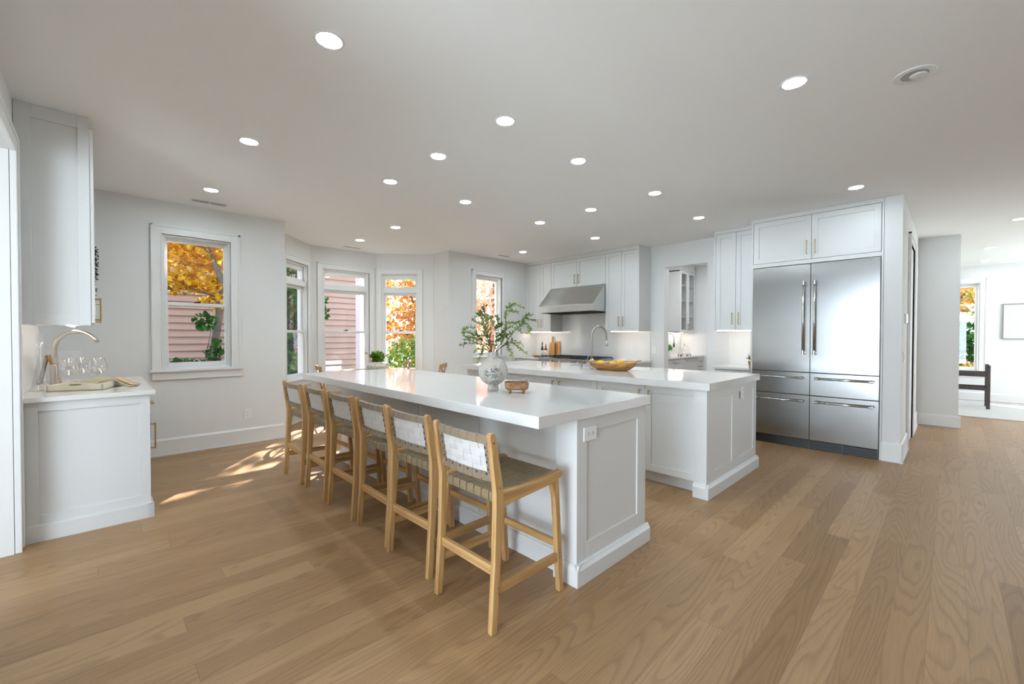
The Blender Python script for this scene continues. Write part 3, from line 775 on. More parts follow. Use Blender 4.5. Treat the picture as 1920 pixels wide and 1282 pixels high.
mb = MB(); mb.box(-5.331, -4.116, UF+.02, 6.55, 2.20, 2.774); mb.box(-5.331, -4.116, UF, UF+.02, 2.712, 2.774); obj('carcass', mb, CAB, r, bevel=.001)
mb = MB(); mb.box(-5.33, -4.117, UF+.0195, UF+.0205, 2.205, 2.715); obj('shadow_gap', mb, DARK, r)
door_part(r, FY(-5.331, UF+.0205), 0, .608, 2.202, .508, (.57, 2.26, .16)); door_part(r, FY(-4.723, UF+.0205), 0, .607, 2.202, .508, (.04, 2.26, .16))
r = thing('wall_cabinet', 'white two-door wall cabinet right of the range hood', 'cabinet', (-3.8, 6.4, 1.39))
mb = MB(); mb.box(-4.115, -3.485, UF+.02, 6.55, 1.395, 2.774); mb.box(-3.508, -3.485, UF, UF+.02, 1.395, 2.774); mb.box(-4.115, -3.508, UF, UF+.02, 2.712, 2.774); obj('carcass', mb, CAB, r, bevel=.001)
mb = MB(); mb.box(-4.114, -3.51, UF+.0195, UF+.0205, 1.40, 2.715); obj('shadow_gap', mb, DARK, r)
door_part(r, FY(-4.114, UF+.0205), 0, .307, 1.397, 1.313, (.265, 1.475, .16)); door_part(r, FY(-3.807, UF+.0205), 0, .299, 1.397, 1.313, (.04, 1.475, .16))
led('light_strip', -5.95, -5.36, UF+.03, UF+.05, 1.395, 'glowing strip under the cabinet left of the range hood')
led('light_strip', -4.02, -3.53, UF+.03, UF+.05, 1.395, 'glowing strip under the cabinet right of the range hood')
r = thing('range_hood', 'stainless steel sloped range hood over the cooktop', 'range hood', (-4.72, 6.3, 1.735))
mb = MB(); mb.prism([(5.852, 1.735), (6.548, 1.735), (6.548, 2.198), (6.19, 2.198), (5.852, 1.852)], -5.328, -4.119, 'x'); obj('canopy', mb, STEELD, r, bevel=.003)
mb = MB(); mb.box(-5.30, -4.147, 5.90, 6.50, 1.728, 1.736)
for k in range(28): mb.box(-5.26+k*.039, -5.245+k*.039, 5.93, 6.46, 1.722, 1.730)
obj('filter', mb, DARK, r)
mb = MB(); mb.box(-4.86, -4.80, 5.849, 5.8525, 1.797, 1.806); obj('badge', mb, PEWTER, r)
r = thing('rangetop', 'stainless steel gas rangetop with black iron grates', 'rangetop', (-4.72, 6.2, .78))
mb = MB(); mb.box(-5.325, -4.118, 5.89, 6.50, .80, .915); mb.prism([(5.862, .80), (5.892, .80), (5.892, .915), (5.875, .915), (5.862, .900)], -5.325, -4.118, 'x'); obj('body', mb, STEEL, r, bevel=.002)
for k in range(6):
    mb = MB(); mb.M = Matrix.Translation((-5.22+k*.20, 5.862, .85)) @ Matrix.Rotation(PI/2, 4, 'X'); mb.lathe([(.026, 0), (.024, .03), (.02, .034)], (0, 0, 0), 20); obj('knob', mb, CHROME, r, smooth=False)
for k in range(3):
    mb = MB(); xa = -5.29+k*.39; xb = xa+.37
    for y in (5.94, 6.20, 6.46): mb.box(xa, xb, y-.007, y+.007, .932, .948)
    for x in (xa, (xa+xb)/2, xb): mb.box(x-.007, x+.007, 5.94, 6.46, .932, .948)
    for x in (xa+.09, xb-.09): mb.box(x-.006, x+.006, 5.98, 6.42, .936, .952)
    for x in (xa, xb):
        for y in (5.94, 6.46): mb.box(x-.008, x+.008, y-.008, y+.008, .915, .935)
    obj('grate', mb, BLACK, r, bevel=.002)
    for y in (6.07, 6.33):
        mb = MB(); mb.lathe([(.05, 0), (.045, .014), (.02, .017)], ((xa+xb)/2, y, .915), 20); obj('burner', mb, BLACK, r)
r = thing('base_cabinet', 'white base cabinet left of the rangetop', 'cabinet', (-5.66, 6.25, 0))
mb = MB(); mb.box(-6.00, -5.332, 5.95, 6.55, .1, .872); mb.box(-6.00, -5.332, 6.0, 6.5, 0, .1); obj('carcass', mb, CAB, r)
for (z, h) in ((.69, .17), (.40, .285), (.11, .285)): door_part(r, FY(-6.0, 5.95), 0, .668, z, h, (.26, z+h-.06, .15, False), name='drawer')
r = thing('base_cabinet', 'white base cabinet right of the rangetop', 'cabinet', (-3.8, 6.25, 0))
mb = MB(); mb.box(-4.112, -3.47, 5.95, 6.55, .1, .872); mb.box(-4.112, -3.47, 6.0, 6.5, 0, .1); obj('carcass', mb, CAB, r)
for (z, h) in ((.69, .17), (.40, .285), (.11, .285)): door_part(r, FY(-4.11, 5.95), 0, .64, z, h, (.25, z+h-.06, .15, False), name='drawer')
r = thing('base_cabinet', 'white base drawers beneath the rangetop', 'cabinet', (-4.72, 6.25, 0))
mb = MB(); mb.box(-5.33, -4.114, 5.95, 6.55, .1, .78); mb.box(-5.33, -4.114, 6.0, 6.5, 0, .1); obj('carcass', mb, CAB, r)
for (z, h) in ((.44, .33), (.11, .33)): door_part(r, FY(-5.33, 5.95), 0, 1.216, z, h, (.5, z+h-.07, .22, False), name='drawer')
mb = MB(); mb.box(-6.015, -5.328, 5.905, 6.545, .874, .905)
tag(obj('countertop', mb, QUARTZ, bevel=.002), 'quartz countertop left of the rangetop, under the bottles', 'countertop')
mb = MB(); mb.box(-4.115, -3.44, 5.905, 6.545, .874, .905)
tag(obj('countertop', mb, QUARTZ, bevel=.002), 'quartz countertop right of the rangetop', 'countertop')
mb = MB(); mb.box(-6.015, -3.465, 6.546, 6.5595, .906, 1.394); mb.box(-5.328, -4.119, 6.546, 6.5595, 1.394, 1.73)
tag(obj('backsplash', mb, SPLASH), 'glossy white slab backsplash behind the rangetop', 'backsplash')
tag(outlet(None, FY(0, 6.545), -3.79, 1.085, .075, .115, horiz=False), 'white outlet on the backsplash right of the rangetop', 'outlet')
tag(outlet(None, FY(0, 6.56), -3.40, 1.085, .075, .115, switch=True), 'white rocker light switch left of the pantry opening', 'light switch')
tag(outlet(None, FX(-5.98, 0), 1.30, .361, .075, .115, horiz=False), 'white outlet low on the wall under the window, near the last stool', 'outlet')
tag(outlet(None, FX(-5.98, 0), -.20, 1.10, .16, .115, horiz=False), 'white outlet on the wall behind the wine glasses', 'outlet')
# things on the range counters
r = thing('oil_bottle', 'slim dark oil bottle with pale label left of the cutting boards', 'bottle', (-5.74, 6.42, .905))
c_ = (-5.74, 6.42, .905); mb = MB(); mb.lathe([(.026, 0), (.028, .005), (.028, .15), (.022, .175), (.012, .20), (.011, .25)], c_, 20); obj('glass_body', mb, plain('dark_bottle', (.02, .025, .015, 1), .12), r, smooth=True)
mb = MB(); mb.lathe([(.0285, .03), (.0285, .12)], c_, 20); obj('paper_label', mb, plain('paper_label', '#cfcdbf', .6), r, smooth=True)
mb = MB(); mb.lathe([(.013, .235), (.013, .285)], c_, 16); obj('cap', mb, DARK, r)
r = thing('sauce_bottle', 'red-brown bottle with white label against the cutting boards', 'bottle', (-5.63, 6.40, .905))
c_ = (-5.63, 6.40, .905); mb = MB(); mb.lathe([(.030, 0), (.032, .005), (.032, .13), (.026, .155), (.013, .175), (.013, .22)], c_, 20); obj('glass_body', mb, plain('amber_bottle', (.16, .03, .012, 1), .15), r, smooth=True)
mb = MB(); mb.lathe([(.0325, .03), (.0325, .125)], c_, 20); obj('paper_label', mb, plain('white_label', '#e4dfd4', .6), r, smooth=True)
mb = MB(); mb.lathe([(.014, .215), (.014, .245)], c_, 16); obj('cork', mb, BOARD, r)
def rounded(w, h, rr, n=6, x=0, z=0):
    pts = []
    for (cx_, cz_, a0) in ((w/2-rr, h-rr, 0), (-w/2+rr, h-rr, PI/2), (-w/2+rr, rr, PI), (w/2-rr, rr, 1.5*PI)):
        for k in range(n+1):
            a = a0+k/n*PI/2; pts.append((x+cx_+rr*math.cos(a), z+cz_+rr*math.sin(a)))
    return pts
mb = MB(); mb.M = Matrix.Translation((-5.535, 6.47, .905)) @ Matrix.Rotation(R(-5), 4, 'X')
pp = [(-.07, .015), (-.055, 0), (.055, 0), (.07, .015), (.07, .25), (.055, .275), (.022, .285), (.016, .30), (.018, .355), (.024, .375), (.018, .395), (0, .402), (-.018, .395), (-.024, .375), (-.018, .355), (-.016, .30), (-.022, .285), (-.055, .275), (-.07, .25)]
mb.prism(pp, -.010, .010, 'y'); tag(obj('cutting_board', mb, BOARD, bevel=.004), 'wooden cutting board with a handle, standing in front', 'cutting board')
mb = MB(); mb.M = Matrix.Translation((-5.43, 6.525, .905)) @ Matrix.Rotation(R(-2), 4, 'X'); mb.prism(rounded(.13, .305, .03), -.009, .009, 'y')
tag(obj('cutting_board', mb, BOARD, bevel=.003), 'plain rounded wooden cutting board standing behind the handled one', 'cutting board')
mb = MB(); mb.lathe([(.0, .0), (.05, 0), (.10, .022), (.105, .028), (.098, .026), (.05, .010), (0, .010)], (-5.68, 6.20, .905), 28)
tag(obj('wooden_dish', mb, BOARD, smooth=True), 'shallow round wooden dish left of the rangetop', 'dish')
r = thing('open_book', 'open cream-paged book lying right of the rangetop', 'book', (-3.68, 6.2, .905))
mb = MB(); mb.M = Matrix.Translation((-3.70, 6.20, .905)) @ Matrix.Rotation(R(12), 4, 'Z'); mb.box(-.2, .2, -.14, .14, 0, .006); obj('cover', mb, BOARD, r)
mb = MB(); mb.M = Matrix.Translation((-3.70, 6.20, .905)) @ Matrix.Rotation(R(12), 4, 'Z')
pr = [(-.195, .007), (0, .007), (.195, .007), (.195, .016), (.12, .028), (.04, .030), (0, .015), (-.04, .030), (-.12, .028), (-.195, .016)]
mb.prism(pr, -.135, .135, 'y'); obj('pages', mb, plain('page_paper', '#e2d6c2', .7), r)

# ------------------------------------------------------------------ pantry behind the opening
r = thing('pantry_base_cabinet', 'wide white pantry base cabinet with drawers, under the herb pot', 'cabinet', (-3.8, 7.6, 0))
r2 = thing('pantry_base_cabinet', 'narrow white pantry base cabinet right of the dishwasher', 'cabinet', (-3.8, 8.86, 0))
mb = MB(); mb.box(-4.058, -3.60, 6.72, 8.10, .1, .885); mb.box(-4.058, -3.66, 6.72, 8.10, 0, .1); obj('carcass', mb, CAB, r)
mb = MB(); mb.box(-4.058, -3.60, 8.72, 8.99, 0, .885); obj('carcass', mb, CAB, r2)
M = FX(-3.60, 6.72)
for (a, w) in ((0, .68), (.69, .69), (2.01, .26)):
    if a > 2: r = r2
    door_part(r, M, a, w, .70, .18, (a+w/2-.075, .80, .15, False), NICKEL, name='drawer'); door_part(r, M, a, w, .11, .585, (a+.05, .5, .13), NICKEL)
r = thing('dishwasher', 'white panelled dishwasher in the pantry with a steel bar handle', 'dishwasher', (-3.8, 8.4, 0))
mb = MB(); mb.box(-4.0, -3.60, 8.115, 8.705, .1, .88); mb.box(-3.60, -3.58, 8.115, 8.705, .11, .875); obj('front', mb, CAB, r, bevel=.002)
mb = MB(); mb.tube([(-3.54, 8.17, .83), (-3.54, 8.65, .83)], .009, 10); mb.box(-3.58, -3.54, 8.18, 8.20, .822, .838); mb.box(-3.58, -3.54, 8.62, 8.64, .822, .838); obj('handle', mb, CHROME, r)
mb = MB(); mb.box(-4.058, -3.555, 6.71, 8.995, .887, .92); tag(obj('countertop', mb, QUARTZ, bevel=.002), 'white countertop inside the pantry', 'countertop')
mb = MB(); mb.box(-4.0595, -4.048, 6.71, 8.99, .921, 1.38); tag(obj('backsplash', mb, SPLASH), 'backsplash inside the pantry', 'backsplash')
r = thing('glass_cabinet', 'white pantry wall cabinet with two glass doors and shelves', 'cabinet', (-3.9, 8.6, 1.38))
mb = MB(); xa, xb, ya, yb, za, zb = -4.058, -3.75, 8.24, 8.95, 1.385, 2.62
mb.box(xa, xb, ya, ya+.018, za, zb); mb.box(xa, xb, yb-.018, yb, za, zb); mb.box(xa, xb, ya, yb, za, za+.018); mb.box(xa, xb, ya, yb, zb-.018, zb); mb.box(xa, xa+.01, ya, yb, za, zb)
mb.box(xa, xb+.01, ya, yb, zb, 2.774)
obj('carcass', mb, CAB, r)
mb = MB()
for z in (1.70, 2.02, 2.32): mb.box(xa, xb-.01, ya+.018, yb-.018, z, z+.015)
obj('shelf', mb, CAB, r)
for k in range(2):
    mb = MB(); mb.M = FX(xb, ya+k*.355); w, h, f_ = .351, 1.225, .055
    mb.box(0, f_, -.02, 0, za, za+h); mb.box(w-f_, w, -.02, 0, za, za+h); mb.box(f_, w-f_, -.02, 0, za, za+f_); mb.box(f_, w-f_, -.02, 0, za+h-f_, za+h)
    d = obj('door', mb, CAB, r); g = MB(); g.M = mb.M; g.box(f_, w-f_, -.012, -.008, za+f_, za+h-f_); obj('pane', g, GLASS, d)
    hb = MB(); hb.M = mb.M; pull(hb, .325 if k == 0 else .027, 1.43, .13); obj('handle', hb, NICKEL, d)
led('light_strip', -4.0, -3.97, 8.27, 8.9, 1.385, 'glowing strip under the pantry glass cabinet')
for (z, yy, s_) in ((1.715, 8.40, 'lowest'), (2.035, 8.43, 'middle'), (2.335, 8.75, 'top')):
    mb = MB(); mb.lathe([(.0, 0), (.03, 0), (.06, .04), (.065, .06), (.058, .045), (0, .01)], (-3.90, yy, z), 20)
    tag(obj('bowl', mb, PLASTIC, smooth=True), 'small pale bowl on the %s shelf of the pantry glass cabinet' % s_, 'bowl')
r = thing('potted_herb', 'white cylinder pot with bright green herbs on the pantry counter', 'plant', (-3.74, 7.78, .92))
mb = MB(); mb.lathe([(.040, 0), (.047, .11), (.043, .11), (.041, .09), (0, .09)], (-3.74, 7.78, .92), 24); obj('pot', mb, PLASTIC, r, smooth=True)
def leafball(c, rad, n, s, seed, squash=1.0):
    mb = MB(); rnd = random.Random(seed)
    for _ in range(n):
        d = Vector((rnd.gauss(0, 1), rnd.gauss(0, 1), rnd.gauss(0, 1))).normalized()*rad*rnd.random()**.45; d.z *= squash
        p_ = Vector(c)+d; a = Vector((rnd.gauss(0, 1), rnd.gauss(0, 1), rnd.gauss(0, 1))).normalized(); b = a.orthogonal().normalized()
        ss = s*rnd.uniform(.7, 1.3)
        mb.add([p_-a*ss, p_-b*ss*.5-a*ss*.2, p_+a*ss, p_+b*ss*.5-a*ss*.2], [(0, 1, 2, 3)])
    return mb
obj('foliage', leafball((-3.74, 7.78, 1.08), .075, 260, .014, 5), plain('herb_leaf', '#3fa51d', .5, var=.4, vscale=60), r)
r = thing('pantry_faucet', 'thin arched dark faucet above the pantry herb pot', 'faucet', (-3.95, 8.0, .92))
pts = [(-3.95, 8.0, .92), (-3.95, 8.0, 1.22)]
for k in range(11):
    a = PI-k/10*PI; pts.append((-3.95+.105+.105*math.cos(a), 8.0, 1.26+.105*math.sin(a)))
pts.append((-3.74, 8.0, 1.16)); mb = MB(); mb.tube(pts, .009, 10); mb.cyl((-3.95, 8, .92), .022, .05); obj('spout', mb, PEWTER, r, smooth=True)
mb = MB(); mb.tube([(-3.74, 8, 1.17), (-3.74, 8, 1.10)], .014, 10); obj('spray_head', mb, BLACK, r)
r = thing('cake_stand', 'clear glass domed cake stand on the pantry counter', 'cake stand', (-3.75, 8.48, .92))
c_ = (-3.75, 8.48, .92); mb = MB()
mb.lathe([(.0, .03), (.125, .03), (.13, .036), (.125, .042), (0, .042)], c_, 32); obj('plate', mb, CHROME, r, smooth=False)
mb = MB()
for k in range(6):
    a = k*PI/3+.3; mb.lathe([(0, 0), (.008, .002), (.011, .011), (.008, .02), (0, .03)], (c_[0]+.115*math.cos(a), c_[1]+.115*math.sin(a), c_[2]), 10)
obj('foot', mb, BLACK, r, smooth=True)
mb = MB(); mb.lathe([(.105, .043), (.105, .10), (.095, .15), (.07, .185), (.03, .203), (0, .206)], c_, 32); obj('glass_dome', mb, CLEAR, r, smooth=True)
mb = MB(); mb.lathe([(.0, .205), (.008, .21), (.012, .222), (.008, .232), (0, .236)], c_, 12); obj('knob', mb, PEWTER, r, smooth=True)

# ------------------------------------------------------------------ wet bar on the left
r = thing('bar_base_cabinet', 'white panelled base cabinet of the wet bar', 'cabinet', (-4.7, -.05, 0))
mb = MB(); mb.box(-5.40, -4.045, -.366, .245, 0, .887); obj('carcass', mb, CAB, r)
mb = MB(); mb.M = FX(-4.045, -.368)
mb.box(0, .09, -.015, 0, 0, .887); mb.box(.577, .633, -.015, 0, 0, .887); mb.box(.09, .577, -.015, 0, 0, .165); mb.box(.09, .577, -.015, 0, .827, .887); mb.box(.09, .577, -.004, 0, .165, .827)
obj('end_panel', mb, CAB, r, bevel=.0015)
mb = MB(); mb.M = FX(-4.03, -.368)
mb.box(0, .650, -.016, 0, 0, .098); mb.box(0, .645, -.010, 0, .098, .106); mb.M = Matrix.Identity(4); mb.box(-4.20, -4.014, .245, .281, 0, .098)
obj('base_molding', mb, CAB, r, bevel=.0015)
M = FYp(-4.035, .246)
for k in range(3):
    door_part(r, M, .012+k*.45, .447, .70, .182, (.15+k*.45, .80, .15, False), name='drawer'); door_part(r, M, .012+k*.45, .447, .11, .585, (.05+k*.45, .48, .19))
mb = MB(); mb.box(-5.43, -3.998, -.368, .294, .889, .9185); tag(obj('countertop', mb, QUARTZ, bevel=.002), 'quartz countertop of the wet bar under the tray', 'countertop')
r = thing('bar_wall_cabinet', 'tall grey-white wall cabinet over the wet bar, reaching the ceiling', 'cabinet', (-4.7, -.2, 1.39))
mb = MB(); mb.box(-5.29, -4.075, -.366, -.036, 1.392, 2.774); obj('carcass', mb, CAB, r)
mb = MB(); mb.M = FX(-4.075, -.368)
mb.box(0, .072, -.015, 0, 1.38, 2.774); mb.box(.280, .334, -.015, 0, 1.38, 2.774); mb.box(.072, .280, -.015, 0, 1.38, 1.455); mb.box(.072, .280, -.015, 0, 2.69, 2.774); mb.box(.072, .280, -.005, 0, 1.455, 2.69)
obj('end_panel', mb, CAB, r, bevel=.0015)
M = FYp(-4.062, -.035)
for k in range(3): door_part(r, M, .002+k*.408, .405, 1.395, 1.31, ((.355 if k % 2 == 0 else .05)+k*.408, 1.42, .17))
led('light_strip', -5.2, -4.15, -.16, -.14, 1.392, 'glowing strip under the wet bar wall cabinet')
mb = MB(); mb.box(-5.43, -4.005, -.3695, -.358, .9195, 1.39); tag(obj('backsplash', mb, SPLASH), 'pale slab backsplash behind the wet bar', 'backsplash')
BZ = .9185
bfx, bfy = -4.95, -.25
r = thing('bar_faucet', 'arched brushed nickel faucet on the wet bar behind the wine glasses', 'faucet', (bfx, bfy, BZ))
mb = MB(); mb.lathe([(.0265, 0), (.0265, .155), (.024, .160), (.016, .162)], (bfx, bfy, BZ), 24); obj('base', mb, NICKEL, r, smooth=False)
du = Vector((.50, .86, 0)).normalized(); ra = .148; z0_ = 1.195
pts = [(bfx, bfy, 1.07), (bfx, bfy, z0_-.02)]
for k in range(15):
    a = PI - k/14*PI*.86; pts.append(tuple(Vector((bfx, bfy, z0_)) + du*(ra+ra*math.cos(a)) + Vector((0, 0, ra*math.sin(a)))))
mb = MB(); mb.tube(pts, .0145, 16); obj('spout', mb, NICKEL, r, smooth=True)
mb = MB(); b0 = Vector((bfx, bfy, BZ+.10)); mb.tube([b0, b0+Vector((-.05, 0, .01))], .009, 10); obj('handle', mb, NICKEL, r, smooth=True)
# tray
r = thing('serving_tray', 'cream rectangular serving tray holding the wine glasses', 'tray', (-4.445, -.07, BZ))
A = Vector((.33, .94, 0)).normalized(); B = Vector((-.94, .33, 0)).normalized()
p0 = Vector((-4.368, -.262, BZ+.0005))
mb = MB(); mb.M = Matrix(((A.x, B.x, 0, p0.x), (A.y, B.y, 0, p0.y), (0, 0, 1, p0.z), (0, 0, 0, 1)))
TL, TW, TH = .30, .40, .055
mb.box(0, TL, 0, TW, 0, .008); mb.box(0, .010, 0, TW, 0, TH-.012); mb.box(TL-.010, TL, 0, TW, 0, TH-.012)
def endb(y0, y1):
    n_ = 12; pts = [(0, 0), (TL, 0), (TL, TH-.012)]
    for k in range(n_+1):
        x = TL-(k/n_)*TL; pts.append((x, TH-.010+.018*math.exp(-((x-TL/2)/(TL*.22))**2)))
    pts.append((0, TH-.012)); mb.prism(pts, y0, y1, 'y')
endb(0, .010); endb(TW-.010, TW); obj('tray_body', mb, CREAM, r, bevel=.0015)
TM = mb.M
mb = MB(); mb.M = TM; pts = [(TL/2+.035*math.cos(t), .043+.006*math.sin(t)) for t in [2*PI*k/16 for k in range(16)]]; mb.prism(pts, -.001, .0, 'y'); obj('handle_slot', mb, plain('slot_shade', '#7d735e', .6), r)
def wineglass(x, y, z, lab):
    r = thing('wine_glass', lab, 'wine glass', (x, y, z), group='wine glasses on the bar tray')
    c = (x, y, z); mb = MB()
    mb.lathe([(.034, 0), (.034, .002), (.006, .006), (.0035, .02), (.0035, .085), (.012, .094)], c, 24)
    obj('stem', mb, CLEAR, r, smooth=True)
    mb = MB(); mb.lathe([(.010, .093), (.035, .103), (.052, .125), (.056, .145), (.050, .175), (.038, .215), (.0365, .215), (.048, .175), (.0545, .145), (.050, .126), (.034, .105), (.0, .096)], c, 32)
    obj('bowl', mb, CLEAR, r, smooth=True)
wineglass(-4.47, -.155, BZ+.009, 'clear wine glass nearest the faucet on the cream tray')
wineglass(-4.63, -.09, BZ+.009, 'clear wine glass in the middle, at the back of the cream tray')
wineglass(-4.52, -.005, BZ+.009, 'clear wine glass nearest the folded napkin on the cream tray')
mb = MB(); mb.M = TM
def ribbon(prof, x0, x1, th=.006):
    n_ = len(prof); vs = []
    for (y, z) in prof:
        for x in (x0, x1): vs += [(y, x, z), (y, x, z+th)]
    fs = []
    for k in range(n_-1):
        a = 4*k; b = a+4; fs += [(a, a+2, b+2, b), (a+1, b+1, b+3, a+3), (a, b, b+1, a+1), (a+2, a+3, b+3, b+2)]
    fs += [(0, 1, 3, 2), (4*n_-4, 4*n_-2, 4*n_-1, 4*n_-3)]
    mb.add(vs, fs)
ribbon([(.20, .030), (.26, .045), (.295, .054), (.31, .052), (.345, .030), (.385, .004), (.42, .002)], .17, .29)
ribbon([(.21, .036), (.26, .053), (.297, .062), (.315, .060), (.35, .040), (.40, .012), (.43, .008)], .19, .29)
tag(obj('napkin', mb, LINEN, smooth=True), 'folded tan linen napkin draped over the end of the tray', 'napkin')
c_ = (-4.49, -.315, BZ)
mb = MB(); mb.lathe([(.043, 0), (.045, .004), (.043, .02), (.026, .12), (.014, .20), (.012, .29), (.018, .345), (.0165, .345), (.011, .29), (.0125, .20), (.024, .12), (.040, .02), (.0, .006)], (c_[0], c_[1]+.015, c_[2]), 32)
tag(obj('glass_decanter', mb, CLEAR, smooth=True), 'tall slim clear glass decanter at the left end of the wet bar', 'decanter')
r = thing('picture_easel', 'brown and grey A-shaped tabletop book easel beside the faucet base', 'easel', (-5.2, -.27, BZ))
mb = MB(); mb.M = Matrix.Translation((-5.16, -.350, BZ))
mb.prism([(-.003, 0), (.014, 0), (.055, .225), (.040, .232)], -.10, .06, 'x'); obj('back_panel', mb, plain('easel_grey', '#8c8478', .5), r)
mb = MB(); mb.M = Matrix.Translation((-5.16, -.350, BZ)); mb.prism([(.112, 0), (.128, 0), (.060, .232), (.045, .228)], -.10, .06, 'x'); obj('front_panel', mb, OLIVE, r)
# trailing plant on a floating shelf beyond the wall cabinet
mb = MB(); mb.box(-5.62, -5.30, -.369, -.06, 2.02, 2.05); tag(obj('floating_shelf', mb, CAB, bevel=.002), 'small white floating shelf behind the wet bar wall cabinet', 'shelf')
r = thing('trailing_plant', 'dark green trailing plant hanging beyond the wet bar wall cabinet', 'plant', (-5.42, -.10, 2.05))
mb = MB(); mb.lathe([(.03, 0), (.05, .07), (.045, .07), (.0, .06)], (-5.42, -.13, 2.05), 20); obj('pot', mb, PLASTIC, r, smooth=True)
mb = MB(); rnd = random.Random(9)
for (ox, oy, L) in ((0, 0, .46), (.02, -.01, .30), (-.02, .012, .26)):
    pts = [(-5.42+ox, -.13, 2.12), (-5.42+ox, -.06+oy, 2.13)]
    for k in range(12): pts.append((-5.42+ox+.004*math.sin(k), -.022+oy+.003*math.cos(k*2), 2.10-L*k/11))
    mb.tube(pts, .0018, 5)
    for p_ in pts[1:]:
        for _ in range(5):
            if p_[2] < 1.80 and rnd.random() < .5: continue
            c = Vector(p_)+Vector((rnd.uniform(-.02, .02), rnd.uniform(-.012, .014), rnd.uniform(-.02, .02))); a = Vector((rnd.gauss(0, 1), rnd.gauss(0, 1), rnd.gauss(0, 1))).normalized()*.013; b = a.orthogonal().normalized()*.008
            mb.add([c-a, c-b, c+a, c+b], [(0, 1, 2, 3)])
obj('vines', mb, plain('vine_leaf', '#1d3315', .5), r)

# ------------------------------------------------------------------ things on the islands
mb = MB()       # carved elongated dough bowl
def bowl_ring(f, z, k=0.0): return [(.285*f*math.cos(t)*(1+.03*math.cos(3*t)), .150*f*math.sin(t)*(1+.06*math.sin(2*t+.5)), z + .010*math.cos(2*t)*k + .004*math.sin(5*t)*k) for t in [2*PI*i/40 for i in range(40)]]
rings = [bowl_ring(.60, 0), bowl_ring(.72, .012), bowl_ring(.90, .045), bowl_ring(1.0, .078, 1), bowl_ring(.985, .086, 1), bowl_ring(.93, .080, 1), bowl_ring(.82, .045), bowl_ring(.62, .020), bowl_ring(.3, .014)]
vs = [p_ for rg in rings for p_ in rg]; n_ = 40
fs = [(i*n_+k, i*n_+(k+1) % n_, (i+1)*n_+(k+1) % n_, (i+1)*n_+k) for i in range(len(rings)-1) for k in range(n_)]
fs += [tuple(range(n_))[::-1], tuple(range((len(rings)-1)*n_, len(rings)*n_))]
mb.M = Matrix.Translation((-2.63, 4.10, .9355)) @ Matrix.Rotation(R(4), 4, 'Z'); mb.add(vs, fs)
tag(obj('dough_bowl', mb, OLIVE, smooth=True), 'long carved wooden bowl of lemons on the sink island', 'bowl')
def lemon(c, rz, ry, lab):
    mb = MB(); mb.M = Matrix.Translation(c) @ Matrix.Rotation(R(rz), 4, 'Z') @ Matrix.Rotation(R(90+ry), 4, 'Y')
    pr = []
    for k in range(17):
        t = k/16*PI; z = -.044*math.cos(t); rr_ = .033*math.sin(t)**.85
        if k == 1: rr_ = .009; z = -.044
        if k == 15: rr_ = .008; z = .045
        if k == 16: z = .050
        if k == 0: z = -.047
        pr.append((rr_, z))
    mb.lathe(pr, n=24); tag(obj('lemon', mb, LEMON, smooth=True), lab, 'lemon', 'lemons in the wooden bowl')
lemon((-2.76, 4.08, 1.006), 20, 5, 'leftmost lemon in the wooden bowl')
lemon((-2.58, 4.04, 1.006), -30, 0, 'lemon in the middle front of the wooden bowl')
lemon((-2.53, 4.12, 1.018), 50, -8, 'rightmost lemon at the back of the wooden bowl')

vm, n, l, p = newmat('speckled_stone')
t = n.new('ShaderNodeTexCoord'); n1 = n.new('ShaderNodeTexNoise'); n1.inputs['Scale'].default_value = 85; n1.inputs['Detail'].default_value = 5; n1.inputs['Distortion'].default_value = 1.5
n2 = n.new('ShaderNodeTexNoise'); n2.inputs['Scale'].default_value = 7; n2.inputs['Detail'].default_value = 3
l.new(t.outputs['Object'], n1.inputs['Vector']); l.new(t.outputs['Object'], n2.inputs['Vector'])
ad = n.new('ShaderNodeMath'); ad.operation = 'MULTIPLY_ADD'; l.new(n2.outputs[0], ad.inputs[0]); ad.inputs[1].default_value = .9; l.new(n1.outputs[0], ad.inputs[2])
rp = n.new('ShaderNodeValToRGB'); e = rp.color_ramp.elements; e[0].position = .62; e[0].color = rgb('#cdc8bf'); e[1].position = 1.14; e[1].color = rgb('#454343')
e[1].position = 1.0; a = e.new(.90); a.color = rgb('#bdb8b0'); a = e.new(.985); a.color = rgb('#8d8a88')
sb = n.new('ShaderNodeMath'); sb.operation = 'MULTIPLY'; sb.inputs[1].default_value = .92; l.new(ad.outputs[0], sb.inputs[0])
l.new(sb.outputs[0], rp.inputs[0]); l.new(rp.outputs[0], p.inputs['Base Color']); p.inputs['Roughness'].default_value = .32
VX, VY = -2.205, 1.958
mb = MB(); pr = [(.0, 0), (.037, 0), (.039, .004), (.039, .026), (.035, .036)]
for k in range(13):
    a = -PI/2+.40+(PI-.74)*k/12; pr.append((.1005*math.cos(a), .133+.0985*math.sin(a)))
pr += [(.034, .229), (.039, .236), (.041, .252), (.038, .266), (.032, .266), (.031, .24), (.02, .2), (.0, .19)]
mb.lathe(pr, (VX, VY, .9355), 48); tag(obj('vase', mb, vm, smooth=True), 'round speckled stone vase with leafy branches on the stool island', 'vase')
LAT = Vector((.696, .718, 0)); DEP = Vector((-.718, .696, 0))
STEM = plain('twig_bark', '#4b4038', .7)
LEAFM = leafm('branch_leaf', ['#4a5f36', '#7b9152', '#a4b478'], .4)
